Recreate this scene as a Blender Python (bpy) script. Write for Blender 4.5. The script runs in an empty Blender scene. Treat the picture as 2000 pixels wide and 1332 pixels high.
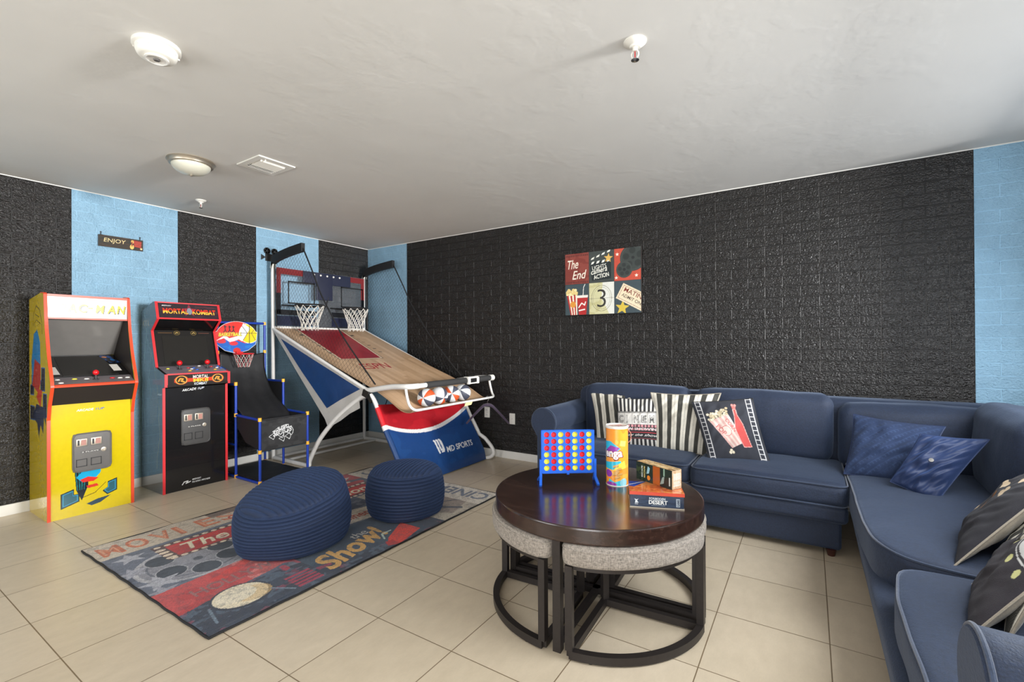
import bpy, bmesh, math, random
import numpy as np
from mathutils import Vector, Matrix, noise as mnoise
random.seed(7); RNG = np.random.RandomState(5)
scene = bpy.context.scene
COL = scene.collection
PI = math.pi

# ------------------------------------------------------------------ camera, world, light, exposure
CEIL = 2.4435
def setup_camera():
    cd = bpy.data.cameras.new('camera'); co = bpy.data.objects.new('camera', cd); COL.objects.link(co)
    pitch, roll, yaw = .0033, -.0057, .569
    F = Vector((-math.sin(yaw)*math.cos(pitch), math.cos(yaw)*math.cos(pitch), math.sin(pitch)))
    Rt = Vector((math.cos(yaw), math.sin(yaw), 0)); U = Rt.cross(F)
    r = math.cos(roll)*Rt + math.sin(roll)*U; u = -math.sin(roll)*Rt + math.cos(roll)*U
    M = Matrix((r, u, -F)).transposed().to_4x4(); M.translation = Vector((4.85438, -4.106052, 1.218264))
    co.matrix_world = M
    cd.sensor_width = 36; cd.lens = 908.4511/2000*36; cd.clip_start = .05; cd.clip_end = 60
    scene.camera = co
setup_camera()
world = bpy.data.worlds.new('world'); scene.world = world; world.use_nodes = True
bg = world.node_tree.nodes['Background']; bg.inputs[0].default_value = (.75, .86, 1, 1); bg.inputs[1].default_value = 1.2
vs = scene.view_settings
vs.view_transform = 'Standard'; vs.look = 'None'; vs.gamma = 1; vs.use_curve_mapping = False; vs.exposure = 0.42
def area(name, loc, rot, sx, sy, power, color):
    l = bpy.data.lights.new(name, 'AREA'); l.shape = 'RECTANGLE'; l.size = sx; l.size_y = sy; l.energy = power; l.color = color
    o = bpy.data.objects.new(name, l); COL.objects.link(o); o.location = loc; o.rotation_euler = rot; return o
# daylight through the window of the right wall and the glazed door behind the camera
area('daylight_window', (11.0, -1.78, 1.80), (0, math.radians(89), 0), 1.1, 1.1, 780, (1.0, .995, .985))
area('sky_glow_window', (6.10, -1.95, 1.60), (0, math.radians(38), 0), 1.1, 1.4, 46, (.95, .98, 1.0))
area('daylight_door', (5.1, -6.05, 1.2), (math.radians(90), 0, 0), 1.7, 2.0, 75, (1.0, .995, .985))
area('fill_light_left', (1.75, -6.05, 1.55), (math.radians(90), 0, 0), 2.0, 1.3, 42, (1.0, .995, .985))  # added fill to lighten the left corner, no known source there

# ------------------------------------------------------------------ materials
def lin(c):
    c = c/255.
    return c/12.92 if c <= .04045 else ((c+.055)/1.055)**2.4
def S(r, g, b): return (lin(r), lin(g), lin(b), 1)
class NT:
    def __init__(s, name):
        s.m = bpy.data.materials.new(name); s.m.use_nodes = True; s.t = s.m.node_tree; s.n = s.t.nodes
        s.b = s.n['Principled BSDF']; s.tc = None
    def node(s, typ, **kw):
        nd = s.n.new(typ)
        for k, v in kw.items(): setattr(nd, k, v)
        return nd
    def link(s, a, b): s.t.links.new(a, b)
    def coord(s, kind='Object'):
        if s.tc is None: s.tc = s.node('ShaderNodeTexCoord')
        return s.tc.outputs[kind]
    def noise(s, scale, detail=3, rough=.5, vec=None, stretch=None):
        nd = s.node('ShaderNodeTexNoise'); nd.inputs['Scale'].default_value = scale
        nd.inputs['Detail'].default_value = detail; nd.inputs['Roughness'].default_value = rough
        v = vec or s.coord()
        if stretch:
            mp = s.node('ShaderNodeMapping'); mp.inputs['Scale'].default_value = stretch; s.link(v, mp.inputs[0]); v = mp.outputs[0]
        s.link(v, nd.inputs['Vector']); return nd.outputs['Fac']
    def mix(s, fac, a, b, typ='MIX'):
        nd = s.node('ShaderNodeMix', data_type='RGBA', blend_type=typ)
        for sock, v in ((nd.inputs[0], fac), (nd.inputs[6], a), (nd.inputs[7], b)):
            if hasattr(v, 'is_output') or isinstance(v, bpy.types.NodeSocket): s.link(v, sock)
            else: sock.default_value = v
        return nd.outputs[2]
    def ramp(s, fac, stops):
        nd = s.node('ShaderNodeValToRGB'); e = nd.color_ramp.elements
        e[0].position, e[0].color = stops[0]; e[1].position, e[1].color = stops[1]
        for p, c in stops[2:]:
            x = e.new(p); x.color = c
        s.link(fac, nd.inputs[0]); return nd.outputs[0]
    def math(s, op, a, b=None, c=None):
        nd = s.node('ShaderNodeMath', operation=op)
        for i, v in enumerate((a, b, c)):
            if v is None: continue
            if isinstance(v, bpy.types.NodeSocket): s.link(v, nd.inputs[i])
            else: nd.inputs[i].default_value = v
        return nd.outputs[0]
    def bump(s, h, dist, strength=1, prev=None):
        nd = s.node('ShaderNodeBump'); nd.inputs['Distance'].default_value = dist; nd.inputs['Strength'].default_value = strength
        s.link(h, nd.inputs['Height'])
        if prev is not None: s.link(prev, nd.inputs['Normal'])
        s.link(nd.outputs[0], s.b.inputs['Normal']); return nd.outputs[0]
def pmat(name, col, rough=.5, metal=0, spec=.5, var=.0, vscale=20, bumpd=0, bscale=200, coat=0, sheen=0, stretch=None):
    t = NT(name); b = t.b
    b.inputs['Roughness'].default_value = rough; b.inputs['Metallic'].default_value = metal
    b.inputs['Specular IOR Level'].default_value = spec; b.inputs['Coat Weight'].default_value = coat
    b.inputs['Sheen Weight'].default_value = sheen
    lo = tuple(c*(1-var) for c in col[:3])+(1,); hi = tuple(min(1, c*(1+var)) for c in col[:3])+(1,)
    t.link(t.ramp(t.noise(vscale, 3, stretch=stretch), [(.3, lo), (.7, hi)]), b.inputs['Base Color'])
    if bumpd: t.bump(t.noise(bscale, 3, stretch=stretch), bumpd)
    return t.m
def artmat(name, rough=.5, bumpd=0, bscale=300, coat=0, sheen=0, metal=0):
    t = NT(name); a = t.node('ShaderNodeAttribute', attribute_name='Col')
    nz = t.noise(40, 2); v = t.ramp(nz, [(.3, (.94, .94, .94, 1)), (.7, (1, 1, 1, 1))])
    t.link(t.mix(1.0, a.outputs['Color'], v, 'MULTIPLY'), t.b.inputs['Base Color'])
    t.b.inputs['Roughness'].default_value = rough; t.b.inputs['Coat Weight'].default_value = coat
    t.b.inputs['Sheen Weight'].default_value = sheen; t.b.inputs['Metallic'].default_value = metal
    if bumpd: t.bump(t.noise(bscale, 3), bumpd)
    return t.m
def fabric(name, col, scale=420, var=.22, bumpd=.0012, rough=.85, sheen=.25, sheentint=None, fold=1):
    t = NT(name); c = t.coord()
    n1 = t.noise(scale, 2, .6, stretch=(1, 1, .25)); n2 = t.noise(scale, 2, .6, stretch=(.25, .25, 1)); n3 = t.noise(7, 3)
    w = t.math('ADD', n1, n2); w2 = t.math('MULTIPLY', w, .5)
    lo = tuple(x*(1-var) for x in col[:3])+(1,); hi = tuple(x*(1+var*1.6) for x in col[:3])+(1,)
    base = t.ramp(w2, [(.36, lo), (.64, hi)])
    big = t.ramp(n3, [(.3, (.9, .9, .9, 1)), (.7, (1.0, 1.0, 1.0, 1))])
    t.link(t.mix(1., base, big, 'MULTIPLY'), t.b.inputs['Base Color'])
    t.b.inputs['Roughness'].default_value = rough; t.b.inputs['Sheen Weight'].default_value = sheen
    if sheentint: t.b.inputs['Sheen Tint'].default_value = sheentint
    nb = t.bump(t.noise(9, 3, .5), .006*fold, .5)
    t.bump(w2, bumpd, 1, nb)
    return t.m
def brick_wall(name, col, rough, axis, phase_u, seam_col, spec=.5, seam_amt=.6, rock=.0035):
    axis_dark = max(col[:3]) < .1
    t = NT(name); sep = t.node('ShaderNodeSeparateXYZ'); t.link(t.coord(), sep.inputs[0])
    u = t.math('ADD', sep.outputs['X' if axis == 'x' else 'Y'], 20*.236-phase_u)
    z = t.math('ADD', sep.outputs['Z'], .0803*2-.0275)
    cb = t.node('ShaderNodeCombineXYZ'); t.link(u, cb.inputs[0]); t.link(z, cb.inputs[1])
    br = t.node('ShaderNodeTexBrick'); t.link(cb.outputs[0], br.inputs['Vector'])
    br.offset = .5; br.inputs['Scale'].default_value = 1; br.inputs['Brick Width'].default_value = .236
    br.inputs['Row Height'].default_value = .0803; br.inputs['Mortar Size'].default_value = .0042
    br.inputs['Mortar Smooth'].default_value = .6
    br.inputs['Color1'].default_value = (1, 1, 1, 1); br.inputs['Color2'].default_value = (1, 1, 1, 1); br.inputs['Mortar'].default_value = (0, 0, 0, 1)
    mort = br.outputs['Fac']
    # panel seams every 1.5 bricks
    fr = t.math('FRACT', t.math('DIVIDE', u, .354)); a = t.math('ABSOLUTE', t.math('SUBTRACT', fr, .5))
    seam = t.math('GREATER_THAN', a, .4965)
    ns = t.noise(3.1, 2)
    seamv = t.math('MULTIPLY', seam, t.math('GREATER_THAN', ns, .44))
    nv = t.noise(5, 3)
    base = t.ramp(nv, [(.3, tuple(x*.9 for x in col[:3])+(1,)), (.7, tuple(min(1, x*1.06) for x in col[:3])+(1,))])
    dk = t.mix(t.math('MULTIPLY', mort, .5 if axis_dark else .45), base, tuple(x*.4 for x in col[:3])+(1,) if axis_dark else tuple(min(1, x*1.35) for x in col[:3])+(1,))
    t.link(t.mix(t.math('MULTIPLY', seamv, seam_amt), dk, seam_col), t.b.inputs['Base Color'])
    t.b.inputs['Roughness'].default_value = rough; t.b.inputs['Specular IOR Level'].default_value = spec
    n1 = t.noise(78, 2.5, .6, stretch=(1, 1, 1.15)); n2 = t.noise(26, 2, .5)
    rockh = t.math('MULTIPLY_ADD', n2, .7, t.math('SUBTRACT', n1, .85))
    inb = t.math('SUBTRACT', 1, mort)
    rockm = t.math('MULTIPLY', rockh, inb)
    b1 = t.bump(rockm, rock, 1)
    h = t.math('SUBTRACT', inb, t.math('MULTIPLY', seam, .8))
    t.bump(h, .0035 if axis_dark else .0012, 1, b1)
    t.link(t.math('MULTIPLY_ADD', mort, .35, rough), t.b.inputs['Roughness'])
    return t.m

M = {}
M['black_brick'] = {a: brick_wall('black_brick_'+a, S(23, 20, 18), .2, a, p, S(86, 82, 78), .5, .35, .011) for a, p in (('x', .084), ('y', .2))}
M['blue_brick'] = {a: brick_wall('blue_brick_'+a, S(136, 173, 197), .5, a, p, S(160, 200, 226), .4, .35, .01) for a, p in (('x', .084), ('y', .2))}
M['white_wall'] = pmat('white_wall', S(214, 210, 203), .8, var=.02, vscale=2, bumpd=.001, bscale=60)
def ceiling_mat():
    t = NT('ceiling_paint'); t.link(t.ramp(t.noise(2.2, 4), [(.3, S(209, 207, 202)), (.7, S(214, 212, 207))]), t.b.inputs['Base Color'])
    t.b.inputs['Roughness'].default_value = .85
    n = t.ramp(t.noise(3.5, 4, .6), [(.52, (0, 0, 0, 1)), (.62, (1, 1, 1, 1))]); t.bump(n, .0012, .5)
    return t.m
M['ceiling'] = ceiling_mat()
def floor_mat():
    t = NT('floor_tile'); mp = t.node('ShaderNodeMapping'); t.link(t.coord(), mp.inputs[0])
    mp.inputs['Location'].default_value = (-(3.2339-20*.42044), -(-2.6871-20*.42044), 0)
    br = t.node('ShaderNodeTexBrick'); t.link(mp.outputs[0], br.inputs['Vector']); br.offset = 0; br.squash = 1
    br.inputs['Scale'].default_value = 1; br.inputs['Brick Width'].default_value = .42044; br.inputs['Row Height'].default_value = .42044
    br.inputs['Mortar Size'].default_value = .0022; br.inputs['Mortar Smooth'].default_value = .15
    br.inputs['Color1'].default_value = S(208, 193, 170); br.inputs['Color2'].default_value = S(201, 186, 162); br.inputs['Mortar'].default_value = S(128, 110, 86)
    n = t.noise(9, 5, .6, stretch=(2.2, 1, 1)); v = t.ramp(n, [(.3, (.9, .895, .885, 1)), (.7, (1, 1, 1, 1))])
    n2 = t.noise(60, 3, .6, stretch=(3, 1, 1)); v2 = t.ramp(n2, [(.3, (.96, .96, .955, 1)), (.7, (1, 1, 1, 1))])
    t.link(t.mix(1, t.mix(1, br.outputs['Color'], v, 'MULTIPLY'), v2, 'MULTIPLY'), t.b.inputs['Base Color'])
    t.b.inputs['Roughness'].default_value = .34; t.b.inputs['Specular IOR Level'].default_value = .45
    b1 = t.bump(n, .0006, .6)
    t.bump(t.math('SUBTRACT', 1, br.outputs['Fac']), .0012, 1, b1)
    return t.m
M['floor'] = floor_mat()
M['white_paint'] = pmat('white_paint', S(222, 220, 214), .45, var=.015)
M['white_plastic'] = pmat('white_plastic', S(226, 223, 214), .35, var=.015)
M['white_tube'] = pmat('white_powder_tube', S(226, 224, 220), .32, var=.02)
M['grey_plastic'] = pmat('grey_plastic', S(96, 93, 90), .45, var=.05)
M['dark_plastic'] = pmat('dark_plastic', S(24, 24, 25), .4, var=.05)
M['black_gloss'] = pmat('black_gloss', S(17, 17, 18), .1, var=.03, coat=.6)
M['screen'] = pmat('screen_glass', S(34, 33, 31), .12, var=.02)
M['metal_dark'] = pmat('dark_bronze_metal', S(46, 41, 39), .42, metal=.35, var=.1, vscale=60)
M['chrome'] = pmat('chrome', S(200, 200, 200), .2, metal=1)
M['nickel'] = pmat('brushed_nickel', S(176, 166, 150), .38, metal=.8, var=.05, stretch=(1, 1, 9))
M['frost'] = pmat('frosted_glass', S(206, 204, 188), .35, var=.06, vscale=9, coat=.3)
M['denim'] = fabric('navy_denim', S(24, 36, 58), 300, .26, .002, .72, .3, S(150, 165, 190))
M['denim_pipe'] = fabric('navy_piping', S(48, 60, 82), 500, .15, .0006)
M['sofa_wood'] = pmat('sofa_foot_wood', S(58, 26, 20), .35, var=.1)
M['velvet_navy'] = fabric('navy_velvet', S(26, 42, 78), 250, .1, .0008, .6, .35, S(120, 150, 215), .3)
M['velvet_pattern'] = fabric('navy_patterned_velvet', S(38, 54, 88), 250, .1, .0008, .7, .3, S(120, 145, 200), .3)
M['beige_cloth'] = fabric('beige_pillow_back', S(150, 140, 124), 400, .1)
M['tweed'] = fabric('grey_tweed', S(134, 126, 117), 260, .38, .0018, .9, .05)
def cord_mat():
    t = NT('navy_corduroy'); a = t.node('ShaderNodeAttribute', attribute_name='Col')
    t.link(t.mix(1, a.outputs['Color'], t.ramp(t.noise(60, 4, .7), [(.25, (.72, .74, .8, 1)), (.75, (1, 1, 1, 1))]), 'MULTIPLY'), t.b.inputs['Base Color'])
    t.b.inputs['Roughness'].default_value = .75; t.b.inputs['Sheen Weight'].default_value = .22; t.b.inputs['Sheen Tint'].default_value = S(110, 150, 215)
    t.bump(t.noise(350, 3), .001); return t.m
M['cord'] = cord_mat()
def wood_mat():
    t = NT('espresso_wood'); n = t.noise(5, 6, .65, stretch=(1.2, 9, 9)); n2 = t.noise(2.5, 2)
    c = t.ramp(n, [(.3, S(30, 19, 16)), (.55, S(50, 33, 27)), (.75, S(62, 43, 36))])
    t.link(c, t.b.inputs['Base Color']); t.link(t.ramp(n2, [(.3, (.2, .2, .2, 1)), (.7, (.28, .28, .28, 1))]), t.b.inputs['Roughness'])
    t.b.inputs['Coat Weight'].default_value = .3; t.b.inputs['Coat Roughness'].default_value = .12
    t.bump(n, .0004, .5); return t.m
M['espresso'] = wood_mat()
M['art'] = artmat('printed_art', .4)
M['art_gloss'] = artmat('glossy_print', .18, coat=.3)
M['art_side'] = artmat('glossy_side_print', .09, coat=.8)
M['art_cloth'] = artmat('printed_cloth', .9, .0012, 450, sheen=.03)
M['art_rug'] = artmat('printed_rug', .95, .003, 260, sheen=.15)
M['art_canvas'] = artmat('canvas_print', .75, .0004, 900)
M['art_nylon'] = artmat('printed_nylon', .42, .004, 9)
M['black_cloth'] = pmat('black_cloth', S(24, 24, 26), .6, var=.12, bumpd=.004, bscale=10)
M['foam'] = pmat('charcoal_foam', S(48, 48, 48), .8, var=.05)
M['red_tube'] = pmat('red_plastic', S(206, 22, 30), .3, var=.03)
M['orange_trim'] = pmat('orange_red_trim', S(216, 70, 34), .35, var=.03)
M['red_trim'] = pmat('red_trim', S(214, 46, 52), .35, var=.03)
M['blue_plastic'] = pmat('blue_plastic', S(26, 88, 190), .35, var=.03)
M['blue_toy'] = pmat('blue_toy_tube', S(22, 58, 158), .35, var=.03)
M['yellow_plastic'] = pmat('yellow_plastic', S(240, 176, 52), .4, var=.03)
M['disc_red'] = pmat('red_disc', S(214, 28, 44), .3, var=.02)
M['disc_yellow'] = pmat('yellow_disc', S(232, 222, 74), .3, var=.02)
M['blue_sail'] = pmat('navy_nylon', S(26, 62, 112), .4, var=.12, vscale=6, bumpd=.006, bscale=7)
M['grey_sail'] = pmat('pale_grey_nylon', S(186, 184, 180), .4, var=.08, vscale=8, bumpd=.006, bscale=10)
M['net_black'] = pmat('black_net_cord', S(26, 25, 27), .7)
M['net_white'] = pmat('white_net_cord', S(228, 224, 214), .7)
M['purple'] = pmat('purple_velvet', S(62, 46, 68), .7, sheen=.4)
M['tag_paper'] = pmat('cream_tag', S(220, 204, 150), .6)
M['ball_grey'] = pmat('ball_slate', S(74, 78, 92), .45, bumpd=.0005, bscale=900)
M['black_label'] = pmat('black_metal', S(18, 18, 18), .5)
def clear_mat():
    t = NT('clear_polycarbonate'); tr = t.node('ShaderNodeBsdfTransparent'); mx = t.node('ShaderNodeMixShader'); mx.inputs[0].default_value = .07
    t.b.inputs['Roughness'].default_value = .08; t.b.inputs['Base Color'].default_value = S(190, 200, 210)
    t.link(tr.outputs[0], mx.inputs[1]); t.link(t.b.outputs[0], mx.inputs[2]); t.link(mx.outputs[0], t.n['Material Output'].inputs[0]); return t.m
M['clear'] = clear_mat()
def tint_mat(name, col, fac):
    t = NT(name); tr = t.node('ShaderNodeBsdfTransparent'); mx = t.node('ShaderNodeMixShader'); mx.inputs[0].default_value = fac
    t.b.inputs['Roughness'].default_value = .3; t.link(t.ramp(t.noise(30), [(.3, col), (.7, col)]), t.b.inputs['Base Color'])
    t.link(tr.outputs[0], mx.inputs[1]); t.link(t.b.outputs[0], mx.inputs[2]); t.link(mx.outputs[0], t.n['Material Output'].inputs[0]); return t.m
M['film_red'] = tint_mat('red_film', S(128, 38, 40), .85)
M['film_navy'] = tint_mat('navy_film', S(30, 36, 62), .8)
M['film_black'] = tint_mat('black_film', S(20, 22, 28), .9)

# ------------------------------------------------------------------ mesh helpers
class MB:
    def __init__(s): s.v = []; s.f = []; s.mi = []; s.sm = []; s.col = {}
    def add(s, vs, fs, mi=0, smooth=False):
        o = len(s.v); s.v.extend([tuple(x) for x in vs])
        for f in fs: s.f.append(tuple(i+o for i in f)); s.mi.append(mi); s.sm.append(smooth)
        return o
    def box(s, x0, x1, y0, y1, z0, z1, mi=0, bev=0, smooth=False):
        if bev: return s.rbox((x0, x1), (y0, y1), (z0, z1), bev, mi, 1, 3)
        vs = [(x, y, z) for x in (x0, x1) for y in (y0, y1) for z in (z0, z1)]
        s.add(vs, [(0, 1, 3, 2), (4, 6, 7, 5), (0, 4, 5, 1), (2, 3, 7, 6), (0, 2, 6, 4), (1, 5, 7, 3)], mi, smooth)
    def obox(s, c, ax, ay, az, mi=0):
        c, ax, ay, az = map(Vector, (c, ax, ay, az))
        vs = [c+i*ax+j*ay+k*az for i in (-1, 1) for j in (-1, 1) for k in (-1, 1)]
        s.add(vs, [(0, 1, 3, 2), (4, 6, 7, 5), (0, 4, 5, 1), (2, 3, 7, 6), (0, 2, 6, 4), (1, 5, 7, 3)], mi)
    def rbox(s, X, Y, Z, r, mi=0, n=4, nr=4, fn=None):
        """rounded box from a cube grid; fn(u,v,w,p)->p displaces"""
        c = [(a+b)/2 for a, b in (X, Y, Z)]; h = [(b-a)/2 for a, b in (X, Y, Z)]; r = min(r, *h)
        def ticks(hh):
            inner = hh-r; a = [inner + r*math.sin(PI/2*k/nr)*1 for k in range(nr+1)]
            a = [inner + r*math.tan(PI/4*k/nr) for k in range(nr+1)]
            mid = [inner*(-1+2*k/n) for k in range(1, n)]
            t = sorted(set([round(-x, 7) for x in a]+[round(x, 7) for x in mid]+[round(x, 7) for x in a])); return t
        T = [ticks(x) for x in h]; idx = {}; vs = []; fs = []
        def vid(p):
            k = tuple(round(x, 6) for x in p)
            if k in idx: return idx[k]
            q = [max(-(h[i]-r), min(h[i]-r, p[i])) for i in range(3)]; d = Vector([p[i]-q[i] for i in range(3)])
            if d.length > 1e-9: d = d.normalized()*r
            P = Vector(q)+d
            uvw = [p[i]/h[i] for i in range(3)]
            if fn: P = Vector(fn(uvw[0], uvw[1], uvw[2], P))
            idx[k] = len(vs); vs.append(P+Vector(c)); return idx[k]
        for ax in range(3):
            a1, a2 = [(1, 2), (2, 0), (0, 1)][ax]
            for sgn in (-1, 1):
                for i in range(len(T[a1])-1):
                    for j in range(len(T[a2])-1):
                        q = []
                        for (ii, jj) in ((i, j), (i+1, j), (i+1, j+1), (i, j+1)):
                            p = [0, 0, 0]; p[ax] = sgn*h[ax]; p[a1] = T[a1][ii]; p[a2] = T[a2][jj]; q.append(vid(p))
                        if sgn < 0: q = q[::-1]
                        fs.append(tuple(q))
        s.add(vs, fs, mi, True)
    def tube(s, path, r, mi=0, n=10, closed=False, caps=True, smooth=True):
        P = [Vector(p) for p in path]; m = len(P); vs = []; fs = []
        T = []
        for i in range(m):
            a = P[(i-1) % m] if (closed or i > 0) else P[i]; b = P[(i+1) % m] if (closed or i < m-1) else P[i]
            d = b-a; T.append(d.normalized() if d.length > 1e-9 else Vector((0, 0, 1)))
        up = Vector((0, 0, 1)) if abs(T[0].z) < .9 else Vector((1, 0, 0))
        N = (up-T[0]*up.dot(T[0])).normalized()
        for i in range(m):
            N = N-T[i]*N.dot(T[i])
            N = N.normalized() if N.length > 1e-6 else T[i].orthogonal().normalized()
            B = T[i].cross(N); rr = r[i] if isinstance(r, (list, tuple)) else r
            for k in range(n):
                a = 2*PI*k/n; vs.append(P[i]+N*math.cos(a)*rr+B*math.sin(a)*rr)
        L = m if closed else m-1
        for i in range(L):
            for k in range(n):
                j = (i+1) % m; fs.append((i*n+k, i*n+(k+1) % n, j*n+(k+1) % n, j*n+k))
        if caps and not closed:
            fs.append(tuple(range(n))[::-1]); fs.append(tuple((m-1)*n+k for k in range(n)))
        s.add(vs, fs, mi, smooth)
    def lathe(s, prof, c, mi=0, n=32, axis='z', smooth=True):
        vs = []; fs = []; c = Vector(c)
        for (r, h) in prof:
            for k in range(n):
                a = 2*PI*k/n; x, y = r*math.cos(a), r*math.sin(a)
                vs.append(c+Vector({'z': (x, y, h), 'x': (h, x, y), 'y': (x, h, y)}[axis]))
        for i in range(len(prof)-1):
            for k in range(n): fs.append((i*n+k, i*n+(k+1) % n, (i+1)*n+(k+1) % n, (i+1)*n+k))
        fs.append(tuple(range(n))[::-1]); fs.append(tuple((len(prof)-1)*n+k for k in range(n)))
        s.add(vs, fs, mi, smooth)
    def prism(s, poly, d0, d1, mp, mi=0, smooth=False):
        """poly of 2D points; mp(a,b,d)->xyz"""
        n = len(poly); vs = [mp(a, b, d0) for a, b in poly]+[mp(a, b, d1) for a, b in poly]
        fs = [tuple(range(n))[::-1], tuple(range(n, 2*n))]+[(i, (i+1) % n, n+(i+1) % n, n+i) for i in range(n)]
        o = s.add(vs, fs, mi, False)
        if smooth:
            for k in range(len(s.sm)-n, len(s.sm)): s.sm[k] = True
    def grid(s, nu, nv, fn, mi=0, smooth=True, cv=None, flip=False):
        """fn(i/(nu-1), j/(nv-1)) -> xyz; cv: canvas giving colours"""
        vs = [fn(i/(nu-1), j/(nv-1)) for j in range(nv) for i in range(nu)]
        fs = []
        for j in range(nv-1):
            for i in range(nu-1):
                q = (j*nu+i, j*nu+i+1, (j+1)*nu+i+1, (j+1)*nu+i); fs.append(q[::-1] if flip else q)
        o = s.add(vs, fs, mi, smooth)
        if cv is not None:
            H, W = cv.a.shape[:2]
            ii = np.clip((np.arange(nu)/(nu-1)*(W-1)).round().astype(int), 0, W-1); jj = np.clip((np.arange(nv)/(nv-1)*(H-1)).round().astype(int), 0, H-1)
            s.col[o] = cv.a[jj][:, ii].reshape(-1, 3)
        return o
    def art(s, cv, O, U, V, mi=0, nu=None, nv=None, flip=False):
        """flat printed sheet: O origin (lower left), U/V full edge vectors"""
        O, U, V = Vector(O), Vector(U), Vector(V); H, W = cv.a.shape[:2]
        s.grid(nu or W, nv or H, lambda a, b: O+U*a+V*b, mi, False, cv, flip)
def world_loc(o):
    p = Vector((0, 0, 0))
    while o: p += Vector(o.location); o = o.parent
    return p
def obj(name, mb, mats, parent=None, loc=None, label=None):
    me = bpy.data.meshes.new(name); base = world_loc(parent) if parent else Vector((0, 0, 0))
    off = base+(Vector(loc) if loc else Vector((0, 0, 0)))
    me.from_pydata([(v[0]-off.x, v[1]-off.y, v[2]-off.z) for v in mb.v], [], mb.f)
    for m in (mats if isinstance(mats, (list, tuple)) else [mats]): me.materials.append(M[m] if isinstance(m, str) else m)
    me.polygons.foreach_set('material_index', mb.mi); me.polygons.foreach_set('use_smooth', mb.sm)
    if mb.col:
        c = np.ones((len(mb.v), 4), np.float32)
        for o_, a in mb.col.items(): c[o_:o_+len(a), :3] = a
        at = me.color_attributes.new('Col', 'FLOAT_COLOR', 'POINT'); at.data.foreach_set('color', c.ravel())
    me.update(); me.validate()
    me.set_sharp_from_angle(angle=math.radians(38))
    bm = bmesh.new(); bm.from_mesh(me); bmesh.ops.recalc_face_normals(bm, faces=bm.faces) if not mb.col else None; bm.to_mesh(me); bm.free()
    o = bpy.data.objects.new(name, me); COL.objects.link(o)
    if parent: o.parent = parent
    if loc: o.location = loc
    if label: o['label'] = label
    return o
def tag(o, label, cat, group=None, kind=None):
    o['label'] = label; o['category'] = cat
    if group: o['group'] = group
    if kind: o['kind'] = kind
    return o
def thing(name, label, cat, loc=(0, 0, 0), group=None):
    o = bpy.data.objects.new(name, None); COL.objects.link(o); o.location = loc; o.empty_display_size = .1
    return tag(o, label, cat, group)
def single(name, mb, mats, label, cat, loc, group=None):
    o = obj(name, mb, mats); lo = Vector(loc)
    o.data.transform(Matrix.Translation(-lo)); o.location = lo; return tag(o, label, cat, group)
def struct(name, mb, mats, parent=None):
    o = obj(name, mb, mats, parent)
    if not parent: o['kind'] = 'structure'
    return o
def smooth_path(P, n=8, closed=False):
    P = [Vector(p) for p in P]; out = []; m = len(P)
    for i in range(m if closed else m-1):
        if closed: a, b, c, d = P[(i-1) % m], P[i], P[(i+1) % m], P[(i+2) % m]
        else: a, b, c, d = P[max(0, i-1)], P[i], P[i+1], P[min(m-1, i+2)]
        for k in range(n):
            t = k/n; out.append(.5*((2*b)+(c-a)*t+(2*a-5*b+4*c-d)*t*t+(3*b-3*c+d-a)*t**3))
    if not closed: out.append(P[-1])
    return out

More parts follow.
